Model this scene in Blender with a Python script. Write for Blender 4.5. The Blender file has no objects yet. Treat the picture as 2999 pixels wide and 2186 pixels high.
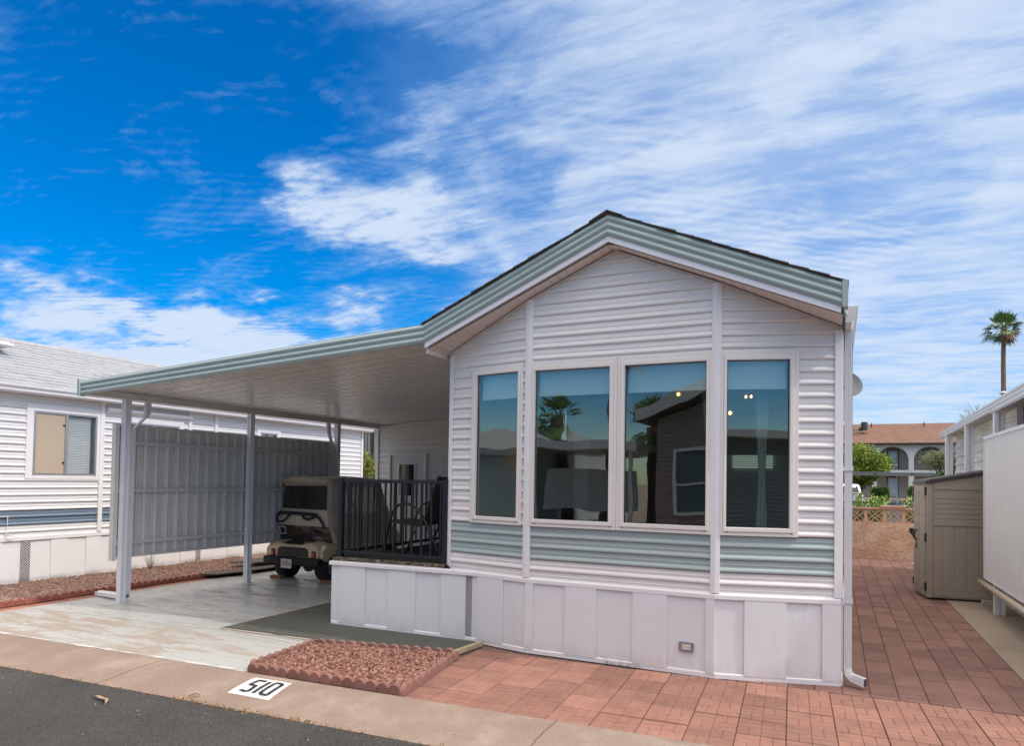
import bpy, bmesh, math, random
from mathutils import Vector, Matrix, noise
R = math.radians
PI = math.pi
scene = bpy.context.scene
COL = scene.collection
rnd = random.Random(7)

# ------------------------------------------------------------------ camera
cam_d = bpy.data.cameras.new("camera")
cam = bpy.data.objects.new("camera", cam_d)
COL.objects.link(cam)
scene.camera = cam
cam_d.sensor_width = 36.0
cam_d.lens = 24.0
cam_d.shift_y = 0.0864
cam_d.clip_end = 3000
up = Vector((.0165, 1, -.0266)).normalized()
yd = Vector((950.5, -69, -1999.)); yd = (yd - up * yd.dot(up)).normalized()
xd = yd.cross(up)
cam.matrix_world = Matrix.Translation((0, 0, 1.65)) @ Matrix((xd, yd, up)).to_4x4()

# ------------------------------------------------------------------ light
SUN_DIR = Vector((1.0, 0.06, 1.10)).normalized()
sun_d = bpy.data.lights.new("sun", 'SUN')
sun_d.energy = 2.0
sun_d.angle = R(1.2)
sun_d.color = (1.0, 0.95, 0.88)
sun = bpy.data.objects.new("sun", sun_d)
COL.objects.link(sun)
sun.rotation_euler = SUN_DIR.to_track_quat('Z', 'Y').to_euler()
scene.view_settings.view_transform = 'Standard'
scene.view_settings.look = 'None'
scene.view_settings.exposure = 0.0
scene.view_settings.gamma = 1.0
scene.view_settings.use_curve_mapping = False

world = bpy.data.worlds.new("World")
scene.world = world
world.use_nodes = True

class NT:
    """small node-tree writer"""
    def __init__(s, tree):
        s.t = tree
    def n(s, typ, **kw):
        nd = s.t.nodes.new(typ)
        for k, v in kw.items():
            if k == 'i':
                for kk, vv in v.items():
                    s.put(nd, kk, vv)
            else:
                setattr(nd, k, v)
        return nd
    def put(s, nd, key, v):
        sock = nd.inputs[key]
        if isinstance(v, bpy.types.NodeSocket):
            s.t.links.new(v, sock)
        else:
            sock.default_value = v
    def math(s, op, a, b=0.0, c=None, clamp=False):
        nd = s.n('ShaderNodeMath', operation=op, use_clamp=clamp)
        s.put(nd, 0, a); s.put(nd, 1, b)
        if c is not None: s.put(nd, 2, c)
        return nd.outputs[0]
    def mix(s, f, a, b, mode='MIX'):
        nd = s.n('ShaderNodeMix', data_type='RGBA', blend_type=mode)
        s.put(nd, 0, f); s.put(nd, 6, a); s.put(nd, 7, b)
        return nd.outputs[2]
    def noise(s, vec, scale, detail=4, rough=.55, dist=0.0):
        nd = s.n('ShaderNodeTexNoise')
        if vec is not None: s.put(nd, 'Vector', vec)
        s.put(nd, 'Scale', scale); s.put(nd, 'Detail', detail); s.put(nd, 'Roughness', rough); s.put(nd, 'Distortion', dist)
        return nd.outputs[0]
    def ramp(s, f, stops, interp='LINEAR'):
        nd = s.n('ShaderNodeValToRGB')
        cr = nd.color_ramp; cr.interpolation = interp
        while len(cr.elements) > 1: cr.elements.remove(cr.elements[-1])
        cr.elements[0].position = stops[0][0]; cr.elements[0].color = stops[0][1]
        for p, c in stops[1:]:
            e = cr.elements.new(p); e.color = c
        s.put(nd, 0, f)
        return nd.outputs[0]
    def smooth(s, v, a, b):
        nd = s.n('ShaderNodeMapRange', interpolation_type='SMOOTHSTEP')
        s.put(nd, 0, v); s.put(nd, 1, a); s.put(nd, 2, b)
        return nd.outputs[0]

w = NT(world.node_tree)
world.node_tree.nodes.clear()
tc = w.n('ShaderNodeTexCoord').outputs['Generated']
sky = w.n('ShaderNodeTexSky', sky_type='NISHITA', sun_disc=False)
sky.sun_elevation = math.asin(SUN_DIR.z)
sky.sun_rotation = math.atan2(SUN_DIR.x, SUN_DIR.y)
sky.altitude = 400; sky.dust_density = 0.4; sky.ozone_density = 2.2; sky.air_density = 1.0
hs = w.n('ShaderNodeHueSaturation', i={'Saturation': 1.75, 'Hue': .508, 'Value': 1.16, 'Color': sky.outputs[0]})
sep = w.n('ShaderNodeSeparateXYZ', i={0: tc})
zz = w.math('ADD', w.math('MAXIMUM', sep.outputs[2], 0.0), 0.13)
px = w.math('DIVIDE', sep.outputs[0], zz)
py = w.math('DIVIDE', sep.outputs[1], zz)
pv = w.n('ShaderNodeCombineXYZ', i={0: px, 1: py, 2: 3.3}).outputs[0]
def cen(v, k): return w.math('MULTIPLY', w.math('SUBTRACT', v, .5), k)
def mapped(rot, sc, off=(0, 0, 0)): return w.n('ShaderNodeMapping', i={'Vector': pv, 'Rotation': (0, 0, R(rot)), 'Scale': sc, 'Location': off}).outputs[0]
big = w.noise(mapped(28, (1.0, .6, 1)), 1.6, 3, .5, .3)
med = w.noise(mapped(-35, (.75, 1.5, 1)), 3.6, 14, .62, .45)
streak = w.noise(mapped(-42, (.5, 2.2, 1)), 5.0, 14, .66, .35)
wv = w.n('ShaderNodeTexWave', bands_direction='X', i={'Vector': mapped(58, (1, 1, 1)), 'Scale': 7.5, 'Distortion': 5.0, 'Detail': 4.0, 'Detail Scale': 1.4, 'Detail Roughness': .6}).outputs[1]
wamp = w.math('MULTIPLY', w.smooth(w.noise(pv, 1.7, 2), .50, .66), 0.20)
nz = w.math('ADD', w.math('ADD', cen(big, .8), cen(med, 1.7)), w.math('ADD', cen(streak, 1.5), w.math('MULTIPLY', w.math('SUBTRACT', wv, .5), wamp)))
def blob(d, rad, amt):
    """density change round a world direction, fading out at rad degrees"""
    v = Vector(d).normalized()
    dt = w.n('ShaderNodeVectorMath', operation='DOT_PRODUCT', i={0: w.wob, 1: v}).outputs['Value']
    return w.math('MULTIPLY', w.smooth(dt, math.cos(R(rad)), math.cos(R(rad * .2))), amt)
wn = w.n('ShaderNodeTexNoise', i={'Vector': pv, 'Scale': 2.6, 'Detail': 8.0, 'Roughness': .62})
wob = w.n('ShaderNodeVectorMath', operation='SUBTRACT', i={0: wn.outputs['Color'], 1: (.5, .5, .5)}).outputs[0]
wob = w.n('ShaderNodeVectorMath', operation='SCALE', i={0: wob, 'Scale': .30}).outputs[0]
wob = w.n('ShaderNodeVectorMath', operation='ADD', i={0: wob, 1: tc}).outputs[0]
w.wob = w.n('ShaderNodeVectorMath', operation='NORMALIZE', i={0: wob}).outputs[0]
SKYBLOBS = [((-.775, .462, .431), 17, -.50), ((-.756, .556, .346), 12, -.42), ((-.65, .60, .47), 10, -.34), ((-.694, .631, .347), 8, -.26),
            ((-.56, .67, .46), 8, -.22), ((-.50, .73, .46), 7, -.26), ((-.395, .815, .424), 7, -.28),
            ((-.69, .676, .257), 8, -.30), ((-.767, .591, .247), 6, -.34), ((-.60, .75, .27), 7, -.24), ((-.519, .802, .296), 6, -.22), ((-.831, .442, .337), 7, -.34),
            ((-.845, .465, .268), 4.5, .42), ((-.80, .56, .16), 8.5, .80), ((-.74, .65, .17), 7, .50), ((-.66, .73, .15), 8, .45), ((-.6, .79, .15), 8, .3), ((-.78, .575, .225), 5, -.20), ((-.628, .682, .374), 5.5, .27),
            ((-.56, .73, .375), 7, .34), ((-.47, .79, .375), 8, .36), ((-.728, .546, .416), 3.5, .34), ((.018, .926, .378), 7, -.22), ((-.10, .90, .40), 6, -.12), ((-.52, .80, .275), 7, -.16)]
veil = w.smooth(w.n('ShaderNodeVectorMath', operation='DOT_PRODUCT', i={0: w.wob, 1: Vector((.10, .86, .48)).normalized()}).outputs['Value'], math.cos(R(46)), math.cos(R(14)))
dens = w.math('MULTIPLY', nz, w.math('SUBTRACT', 1.0, w.math('MULTIPLY', veil, .45)))
dens = w.math('ADD', dens, w.math('MULTIPLY', veil, .36))
dens = w.math('ADD', dens, .70)
for bl in SKYBLOBS:
    dens = w.math('ADD', dens, blob(*bl))
mask = w.smooth(dens, 0.10, 1.38)
wisp = w.smooth(w.math('ADD', w.noise(mapped(-30, (.7, 1.5, 1), (4, 2, 0)), 3.2, 14, .68, .6), w.math('MULTIPLY', w.math('SUBTRACT', wv, .5), .05)), .50, .74)
mask = w.math('MAXIMUM', mask, w.math('MULTIPLY', wisp, .42))
mask = w.math('MAXIMUM', mask, w.math('MULTIPLY', w.math('ADD', w.math('MULTIPLY', veil, .62), w.math('MULTIPLY', w.math('SUBTRACT', big, .5), .5)), w.smooth(veil, 0, .4)))
lowz = w.smooth(sep.outputs[2], 0.22, -0.02)
mask = w.math('MAXIMUM', mask, w.math('MULTIPLY', lowz, 0.60))
mask = w.math('MULTIPLY', mask, 0.95)
backf = w.math('MULTIPLY', w.smooth(sep.outputs[1], .1, -.4), w.smooth(sep.outputs[2], .35, .12))
mask = w.math('MULTIPLY', mask, w.math('SUBTRACT', 1.0, w.math('MULTIPLY', backf, .75)))
ccol = w.mix(w.smooth(dens, .45, 1.25), (.30, .51, .88, 1), (.68, .79, .96, 1))
sdot = w.n('ShaderNodeVectorMath', operation='DOT_PRODUCT', i={0: tc, 1: SUN_DIR}).outputs['Value']
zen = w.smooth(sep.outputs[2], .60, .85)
mask = w.math('MAXIMUM', mask, w.math('MULTIPLY', zen, .92))  # added cloud cover overhead, out of frame, for more fill light
glow = w.math('ADD', w.math('ADD', w.math('MULTIPLY', zen, .9), w.math('MULTIPLY', w.smooth(sdot, .55, 1.0), 1.6)), w.math('MULTIPLY', w.math('MULTIPLY', w.smooth(sep.outputs[1], .3, -.6), w.smooth(sep.outputs[2], .22, .5)), 1.15))  # sun halo plus unseen overhead and rear brightening added to light shaded fronts
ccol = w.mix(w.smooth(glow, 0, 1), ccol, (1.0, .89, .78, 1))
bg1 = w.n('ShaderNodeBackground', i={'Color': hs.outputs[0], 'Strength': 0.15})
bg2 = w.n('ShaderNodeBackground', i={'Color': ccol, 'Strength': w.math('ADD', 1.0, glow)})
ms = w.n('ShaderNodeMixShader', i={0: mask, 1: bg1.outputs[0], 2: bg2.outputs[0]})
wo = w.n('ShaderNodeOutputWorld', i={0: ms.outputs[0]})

# ------------------------------------------------------------------ materials
MATS = {}
def mat(name, col, rough=.6, metal=0.0, var=.08, vscale=3.0, bump=0.0, bscale=40.0, spec=.5, col2=None, c2scale=2.0, c2lo=.5, c2hi=.6, coat=0.0,
        attr=None, stretch=None, dirt=0.0, bdist=.01, speck=0.0, sscale=160, ucoord=False):
    if name in MATS: return MATS[name]
    m = bpy.data.materials.new(name); m.use_nodes = True
    m.node_tree.nodes.clear()
    t = NT(m.node_tree)
    bs = t.n('ShaderNodeBsdfPrincipled')
    out = t.n('ShaderNodeOutputMaterial', i={0: bs.outputs[0]})
    tcn = t.n('ShaderNodeTexCoord').outputs['Object']
    raw = tcn
    if stretch: tcn = t.n('ShaderNodeMapping', i={'Vector': tcn, 'Scale': stretch}).outputs[0]
    c = (col[0], col[1], col[2], 1)
    base = c
    if col2:
        f = t.smooth(t.noise(tcn, c2scale, 6, .6, .3), c2lo, c2hi)
        base = t.mix(f, c, (col2[0], col2[1], col2[2], 1))
    if attr:
        a = t.n('ShaderNodeAttribute', attribute_name='tone').outputs['Fac']
        lo = tuple(max(0, v * (1 - attr)) for v in col[:3]) + (1,); hi = tuple(min(1, v * (1 + attr)) for v in col[:3]) + (1,)
        if col2:
            hi = (col2[0], col2[1], col2[2], 1); lo = c
        base = t.mix(a, lo, hi)
    if var > 0:
        nf = t.noise(tcn, vscale, 5, .6)
        mr = t.n('ShaderNodeMapRange', i={0: nf, 1: .3, 2: .7, 3: 1 - var, 4: 1 + var}).outputs[0]
        base = t.mix(1.0, base, t.n('ShaderNodeCombineColor', i={0: mr, 1: mr, 2: mr}).outputs[0], 'MULTIPLY')
    if speck > 0:
        sr = t.n('ShaderNodeMapRange', i={0: t.noise(tcn, sscale, 2, .7), 1: .3, 2: .7, 3: 1 - speck, 4: 1 + speck}).outputs[0]
        base = t.mix(1.0, base, t.n('ShaderNodeCombineColor', i={0: sr, 1: sr, 2: sr}).outputs[0], 'MULTIPLY')
    if dirt > 0:
        df = t.math('MULTIPLY', t.smooth(t.noise(t.n('ShaderNodeMapping', i={'Vector': tcn, 'Scale': (3, 3, .5)}).outputs[0], 2.2, 8, .65, .5), .52, .75), dirt)
        base = t.mix(df, base, (.30, .26, .21, 1))
    t.put(bs, 'Base Color', base)
    t.put(bs, 'Roughness', rough); t.put(bs, 'Metallic', metal); t.put(bs, 'Specular IOR Level', spec)
    if coat: t.put(bs, 'Coat Weight', coat)
    if bump > 0:
        b = t.n('ShaderNodeBump', i={'Height': t.noise(tcn, bscale, 6, .65), 'Strength': bump, 'Distance': bdist})
        t.put(bs, 'Normal', b.outputs[0])
    MATS[name] = m
    return m

def emis(name, col, s):
    m = bpy.data.materials.new(name); m.use_nodes = True; m.node_tree.nodes.clear(); t = NT(m.node_tree)
    e = t.n('ShaderNodeEmission', i={'Color': col + (1,), 'Strength': s})
    t.n('ShaderNodeOutputMaterial', i={0: e.outputs[0]})
    return m

def glassy(name, tint, refl, rcol=(1, 1, 1), rough=0.0, body=None, bodyf=0.0, wav=0.0):
    """thin pane: see-through tint plus a mirror reflection"""
    m = bpy.data.materials.new(name); m.use_nodes = True; m.node_tree.nodes.clear(); t = NT(m.node_tree)
    tr = t.n('ShaderNodeBsdfTransparent', i={'Color': tint + (1,)})
    gl = t.n('ShaderNodeBsdfGlossy', i={'Color': rcol + (1,), 'Roughness': rough})
    if wav:
        tcn = t.n('ShaderNodeTexCoord').outputs['Object']
        b = t.n('ShaderNodeBump', i={'Height': t.noise(tcn, 2.0, 1, .5), 'Strength': wav, 'Distance': .05})
        t.put(gl, 'Normal', b.outputs[0])
    a = tr.outputs[0]
    if body:
        df = t.n('ShaderNodeBsdfDiffuse', i={'Color': body + (1,)})
        a = t.n('ShaderNodeMixShader', i={0: bodyf, 1: a, 2: df.outputs[0]}).outputs[0]
    fr = t.n('ShaderNodeLayerWeight', i={'Blend': .35}).outputs['Fresnel']
    f = t.math('ADD', refl, t.math('MULTIPLY', fr, .5), clamp=True)
    mx = t.n('ShaderNodeMixShader', i={0: f, 1: a, 2: gl.outputs[0]})
    t.n('ShaderNodeOutputMaterial', i={0: mx.outputs[0]})
    return m

# ------------------------------------------------------------------ mesh helpers
ORIG = {}
class MB:
    def __init__(s): s.v = []; s.f = []; s.tone = []; s.mi = []; s.sm = []
    def add(s, vs, fs, tone=.5, mi=0, sm=False):
        b = len(s.v); s.v += [tuple(p) for p in vs]
        for f in fs:
            s.f.append(tuple(i + b for i in f)); s.tone.append(tone); s.mi.append(mi); s.sm.append(sm)
        return s
    def box(s, x0, x1, y0, y1, z0, z1, **k):
        if x0 > x1: x0, x1 = x1, x0
        if y0 > y1: y0, y1 = y1, y0
        if z0 > z1: z0, z1 = z1, z0
        vs = [(x, y, z) for z in (z0, z1) for y in (y0, y1) for x in (x0, x1)]
        return s.add(vs, [(0, 2, 3, 1), (4, 5, 7, 6), (0, 1, 5, 4), (2, 6, 7, 3), (0, 4, 6, 2), (1, 3, 7, 5)], **k)
    def bar(s, a, b, w, h, upv=(0, 0, 1), **k):
        """box from a to b, w across, h along upv"""
        a = Vector(a); b = Vector(b); d = (b - a).normalized(); u = Vector(upv)
        sd = d.cross(u)
        if sd.length < 1e-4: sd = d.cross(Vector((1, 0, 0)))
        sd.normalize(); u = sd.cross(d).normalized()
        vs = []
        for p in (a, b):
            for i, j in ((-1, -1), (1, -1), (1, 1), (-1, 1)):
                vs.append(p + sd * (i * w / 2) + u * (j * h / 2))
        return s.add(vs, [(3, 2, 1, 0), (4, 5, 6, 7), (0, 1, 5, 4), (1, 2, 6, 5), (2, 3, 7, 6), (3, 0, 4, 7)], **k)
    def prism(s, poly, vec, **k):
        """extrude a planar 3-D polygon by vec"""
        n = len(poly); v = Vector(vec); P = [Vector(p) for p in poly]
        return s.add(P + [p + v for p in P], [tuple(range(n))[::-1], tuple(range(n, 2 * n))] + [(i, (i + 1) % n, (i + 1) % n + n, i + n) for i in range(n)], **k)
    def tube(s, pts, r, seg=8, cap=True, **k):
        pts = [Vector(p) for p in pts]; n = len(pts)
        rr = r if isinstance(r, (list, tuple)) else [r] * n
        vs = []; prev = None
        for i, p in enumerate(pts):
            d = (pts[min(i + 1, n - 1)] - pts[max(i - 1, 0)]).normalized()
            if prev is None:
                u = d.orthogonal().normalized()
            else:
                u = (prev - d * prev.dot(d)).normalized()
            prev = u; q = d.cross(u)
            for j in range(seg):
                a = 2 * PI * j / seg
                vs.append(p + (u * math.cos(a) + q * math.sin(a)) * rr[i])
        fs = [(i * seg + j, i * seg + (j + 1) % seg, (i + 1) * seg + (j + 1) % seg, (i + 1) * seg + j) for i in range(n - 1) for j in range(seg)]
        k.setdefault('sm', True)
        s.add(vs, fs, **k)
        if cap:
            b = len(s.v) - len(vs)
            for ring in (range(seg), range((n - 1) * seg, n * seg)):
                s.f.append(tuple(b + q for q in (reversed(ring) if ring[0] == 0 else ring))); s.tone.append(k.get('tone', .5)); s.mi.append(k.get('mi', 0)); s.sm.append(False)
        return s
    def lathe(s, prof, c, axis=(0, 0, 1), seg=24, **k):
        """prof: (radius, height) list turned round axis through c"""
        ax = Vector(axis).normalized(); u = ax.orthogonal().normalized(); q = ax.cross(u); c = Vector(c)
        vs = [c + ax * h + (u * math.cos(2 * PI * j / seg) + q * math.sin(2 * PI * j / seg)) * r for r, h in prof for j in range(seg)]
        fs = [(i * seg + j, i * seg + (j + 1) % seg, (i + 1) * seg + (j + 1) % seg, (i + 1) * seg + j) for i in range(len(prof) - 1) for j in range(seg)]
        k.setdefault('sm', True)
        return s.add(vs, fs, **k)
    def ball(s, c, r, seg=12, **k):
        rx, ry, rz = (r, r, r) if not isinstance(r, (tuple, list)) else r
        vs = []; n = seg // 2
        for i in range(n + 1):
            t = PI * i / n
            for j in range(seg):
                a = 2 * PI * j / seg
                vs.append((c[0] + rx * math.sin(t) * math.cos(a), c[1] + ry * math.sin(t) * math.sin(a), c[2] + rz * math.cos(t)))
        fs = [(i * seg + j, (i + 1) * seg + j, (i + 1) * seg + (j + 1) % seg, i * seg + (j + 1) % seg) for i in range(n) for j in range(seg)]
        k.setdefault('sm', True)
        return s.add(vs, fs, **k)
    def loft(s, secs, cap=True, **k):
        m = len(secs[0]); vs = [p for sec in secs for p in sec]
        fs = [(i * m + j, i * m + (j + 1) % m, (i + 1) * m + (j + 1) % m, (i + 1) * m + j) for i in range(len(secs) - 1) for j in range(m)]
        if cap: fs += [tuple(reversed(range(m))), tuple(range((len(secs) - 1) * m, len(secs) * m))]
        return s.add(vs, fs, **k)
    def obj(s, name, m, parent=None, bevel=0, smooth=None, origin=None, bseg=2):
        o3 = Vector((0, 0, 0))
        if parent is not None: o3 = ORIG[parent.name]
        elif origin is not None: o3 = Vector(origin)
        me = bpy.data.meshes.new(name)
        me.from_pydata([tuple(Vector(p) - o3) for p in s.v], [], s.f)
        for mm in (m if isinstance(m, (list, tuple)) else [m]): me.materials.append(mm)
        for i, p in enumerate(me.polygons):
            p.material_index = s.mi[i]; p.use_smooth = s.sm[i] if smooth is None else smooth
        at = me.attributes.new('tone', 'FLOAT', 'FACE')
        at.data.foreach_set('value', s.tone)
        o = bpy.data.objects.new(name, me); COL.objects.link(o)
        if parent is not None: o.parent = parent
        else: o.location = o3
        ORIG[o.name] = o3
        if bevel:
            md = o.modifiers.new('bevel', 'BEVEL'); md.width = bevel; md.segments = bseg; md.limit_method = 'ANGLE'; md.angle_limit = R(35)
        return o
def thing(name, loc, label, cat, group=None):
    o = bpy.data.objects.new(name, None); COL.objects.link(o); o.location = loc; o.empty_display_size = .1
    o['label'] = label; o['category'] = cat
    if group: o['group'] = group
    ORIG[o.name] = Vector(loc); return o
def tag(o, label, cat, group=None, kind=None):
    o['label'] = label; o['category'] = cat
    if group: o['group'] = group
    if kind: o['kind'] = kind
    return o
def struct(o): o['kind'] = 'structure'; return o
def text_mb(body, h, origin, ux, uz, thick, mb=None, align='CENTER', spacing=1.0):
    """lettering as real geometry: ux = reading direction, uz = up of the letters"""
    cu = bpy.data.curves.new('letters', 'FONT'); cu.body = body; cu.size = h; cu.align_x = align; cu.align_y = 'CENTER'; cu.space_character = spacing
    cu.extrude = thick / 2
    to = bpy.data.objects.new('letters', cu); COL.objects.link(to)
    dg = bpy.context.evaluated_depsgraph_get(); me = to.evaluated_get(dg).to_mesh()
    ux = Vector(ux).normalized(); uz = Vector(uz).normalized(); un = ux.cross(uz)
    mb = mb or MB(); O3 = Vector(origin)
    mb.add([O3 + ux * v.co.x + uz * v.co.y + un * v.co.z for v in me.vertices], [tuple(p.vertices) for p in me.polygons])
    to.evaluated_get(dg).to_mesh_clear(); bpy.data.objects.remove(to); bpy.data.curves.remove(cu)
    return mb

SP = .106
PROF = [(0, 0), (.05, .003), (.30, .0045), (.335, .0075), (.42, .0075), (.455, .0045), (.60, .006), (.68, .013), (.78, .0185), (.88, .0185), (.955, .013), (1.0, .0)]
def siding(mb, p0, p1, n, za, zb, top=None, s0=None, s1=None, pitch=SP, phase=1.208, amp=1.0, **k):
    """ribbed sheet siding between two ground points, clipped under top(x, y)"""
    p0 = Vector((p0[0], p0[1])); p1 = Vector((p1[0], p1[1])); L = (p1 - p0).length; d = (p1 - p0) / L; n = Vector((n[0], n[1])).normalized()
    s0 = 0 if s0 is None else s0; s1 = L if s1 is None else s1
    rows = []
    kk = math.ceil((zb - phase) / pitch)
    while True:
        ztop = phase + kk * pitch
        for t, o in PROF[:-1]:
            z = ztop - t * pitch
            rows.append((z, o * amp))
        kk -= 1
        if phase + kk * pitch < za - pitch: break
    out = []
    prev = None
    for z, o in rows:
        if prev and prev[0] > zb >= z and zb != z:
            out.append((zb, prev[1]))
        if prev and prev[0] > za >= z:
            out.append((za, o)); break
        if za < z < zb: out.append((z, o))
        prev = (z, o)
    def span(z):
        if top is None: return (s0, s1)
        N = 60; a = b = None
        ss = [s0 + (s1 - s0) * i / N for i in range(N + 1)]
        g = [top(p0.x + d.x * q, p0.y + d.y * q) - z for q in ss]
        for i in range(N + 1):
            if g[i] >= -1e-6:
                if a is None:
                    a = ss[i] if i == 0 else ss[i - 1] + (ss[i] - ss[i - 1]) * (-g[i - 1]) / (g[i] - g[i - 1])
                b = ss[i] if i == N or g[i + 1] >= 0 else ss[i] + (ss[i + 1] - ss[i]) * g[i] / (g[i] - g[i + 1])
        return None if a is None else (a, b)
    last = None
    for z, o in out:
        sp = span(z)
        if sp is None: last = None; continue
        row = [(p0.x + d.x * q + n.x * o, p0.y + d.y * q + n.y * o, z) for q in sp]
        if last:
            vs = last + row
            # winding so the normal faces n
            c = (Vector(vs[1]) - Vector(vs[0])).cross(Vector(vs[3]) - Vector(vs[0]))
            f = (0, 1, 3, 2) if c.x * n.x + c.y * n.y > 0 else (0, 2, 3, 1)
            mb.add(vs, [f], **k)
        last = row
    return mb
def leaves(mb, c, r, n, size, seed=1, lobes=6, shell=.55, flat=1.0, aspect=.45, droop=0.0):
    """leaf-sized faces in clumps through an uneven crown"""
    q = random.Random(seed); c = Vector(c); r = Vector(r) if isinstance(r, (tuple, list)) else Vector((r, r, r))
    lb = []
    for i in range(lobes):
        while True:
            p = Vector((q.uniform(-1, 1), q.uniform(-1, 1), q.uniform(-.9, 1)))
            if .35 < p.length < 1: break
        lb.append((p * .62, q.uniform(.30, .52), q.random()))
    for i in range(n):
        cl, cr, ct = lb[q.randrange(lobes)]
        while True:
            p = Vector((q.uniform(-1, 1), q.uniform(-1, 1), q.uniform(-1, 1)))
            if p.length < 1: break
        p = p.normalized() * (shell + (1 - shell) * q.random()) * cr * q.uniform(.8, 1.12) + cl
        P = c + Vector((p.x * r.x, p.y * r.y, p.z * r.z))
        d = Vector((q.gauss(0, 1), q.gauss(0, 1), q.gauss(0, .8 * flat) - droop)).normalized()
        sd = d.orthogonal().normalized(); sd = (Matrix.Rotation(q.uniform(0, 2 * PI), 3, d) @ sd)
        s_ = size * q.uniform(.6, 1.3)
        mb.add([P, P + d * s_ * .5 + sd * s_ * aspect * .5, P + d * s_, P + d * s_ * .5 - sd * s_ * aspect * .5], [(0, 1, 2, 3)], tone=min(1, max(0, .25 + .5 * ct + q.uniform(-.3, .3))))
    return mb
def corrugate(mb, A, B, updir, h, n_dir, period=.1, depth=.012, flat=.6, **k):
    """vertical-ribbed sheet from A to B, height h along updir, ribs pushed along n_dir"""
    A = Vector(A); B = Vector(B); L = (B - A).length; d = (B - A) / L; u = Vector(updir) * h; n = Vector(n_dir)
    pts = []; s_ = 0
    while s_ < L:
        for t, o in ((0, 0), (flat, 0), (flat + (1 - flat) * .25, 1), (flat + (1 - flat) * .75, 1)):
            q = s_ + t * period
            if q <= L: pts.append(A + d * q + n * o * depth)
        s_ += period
    pts.append(B)
    for a, b in zip(pts, pts[1:]):
        vs = [a, b, b + u, a + u]
        mb.add(vs, [(0, 1, 2, 3)], **k)
    return mb
# ------------------------------------------------------------------ shared materials
M_white = mat('white_siding', (.74, .725, .705), .38, var=.03, vscale=1.2, bump=.015, bscale=18, dirt=.05)
def splash(m):
    t = NT(m.node_tree); b_ = [n for n in m.node_tree.nodes if n.type == 'BSDF_PRINCIPLED'][0]; old_ = b_.inputs['Base Color'].links[0].from_socket
    o_ = t.n('ShaderNodeTexCoord').outputs['Object']; s_ = t.n('ShaderNodeSeparateXYZ', i={0: o_}).outputs[2]
    f_ = t.smooth(t.math('ADD', s_, t.math('MULTIPLY', t.math('SUBTRACT', t.noise(t.n('ShaderNodeMapping', i={'Vector': o_, 'Scale': (6, 6, 1.5)}).outputs[0], 2.0, 8, .7), .5), .5)), .17, .03)
    t.put(b_, 'Base Color', t.mix(t.math('MULTIPLY', f_, .20), old_, (.46, .37, .30, 1)))
M_trim = mat('white_trim', (.78, .775, .785), .4, var=.02)
M_skirt = mat('skirt_panel', (.735, .755, .765), .33, var=.03, vscale=.9, bump=.03, bscale=3.0, dirt=.10)
splash(M_skirt)
M_green = mat('sage_metal', (.36, .45, .435), .36, var=.03, vscale=.8)
M_greenband = mat('sage_siding', (.35, .43, .42), .38, var=.03, vscale=1.2)
M_vinyl = mat('window_vinyl', (.76, .725, .68), .42, var=.015)
M_soffit = mat('soffit', (.70, .62, .58), .55, var=.03)
M_black = mat('black_powdercoat', (.012, .014, .018), .35, var=.05)
M_dark = mat('dark_hole', (.01, .01, .01), .9, var=0)
M_shingle = mat('dark_shingle', (.085, .075, .068), .95, var=.3, vscale=14, bump=.5, bscale=60)

# ------------------------------------------------------------------ ground, road, kerb
def kb(x): return 4.25 + .055 * (x + 4.37)
def kf(x): return 3.50 + .055 * (x + 6.56)
M_dirt = mat('dirt', (.30, .22, .16), .95, var=.2, vscale=.6, bump=.4, bscale=12)
g = MB(); g.box(-400, 400, -400, 600, -.60, -.10)
struct(g.obj('ground', M_dirt))
def sheet(name, poly, z, m, th=.05):
    a = MB(); a.prism([(x, y, z) for x, y in poly], (0, 0, -th)); return struct(a.obj(name, m))
# asphalt road
m = mat('asphalt', (.052, .050, .048), .9, var=.14, vscale=1.3, bump=.9, bscale=120, speck=.75, sscale=95, col2=(.070, .066, .061), c2scale=.7, c2lo=.4, c2hi=.65)
nt = NT(m.node_tree)
struct(MB().prism([(-60, kf(-60), -.048), (-60, kf(-60) - 7, -.06), (60, kf(60) - 7, -.06), (60, kf(60), -.048)], (0, 0, -.04)).obj('road', m))
# rolled kerb: cross-section swept along the street
M_kerb = mat('tan_concrete', (.285, .212, .168), .9, var=.10, vscale=1.6, bump=.5, bscale=120, speck=.22, sscale=110, col2=(.345, .275, .22), c2scale=2.6, c2lo=.45, c2hi=.7)
k = MB(); prof = [(1.0, .004), (.86, .004), (.6, -.003), (.42, -.014), (.25, -.031), (.0, -.044)]
xs = [-60, -20] + [-12 + .5 * i for i in range(40)] + [20, 60]
rows = []
for x in xs:
    rows.append([(x, kf(x) + (kb(x) - kf(x)) * t, z) for t, z in prof] + [(x, kf(x), -.12), (x, kb(x), -.12)])
k.loft(rows, cap=True)
for f in range(len(k.sm)): k.sm[f] = True
struct(k.obj('kerb', M_kerb, smooth=False))
# control joints in the kerb: dark hairlines
j = MB()
for x in (-5.35, -1.72, 1.9, -9.3):
    for (ta, za), (tb, zb) in zip(prof, prof[1:]):
        ya, yb = kf(x) + (kb(x) - kf(x)) * ta, kf(x) + (kb(x) - kf(x)) * tb
        j.add([(x - .004, ya, za + .002), (x + .004, ya, za + .002), (x + .004 - .02 * (1 - tb), yb, zb + .002), (x - .004 - .02 * (1 - tb), yb, zb + .002)], [(0, 1, 2, 3)])
struct(j.obj('kerb_joints', mat('joint_dark', (.16, .11, .08), .95, var=.3, vscale=20)))
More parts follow.
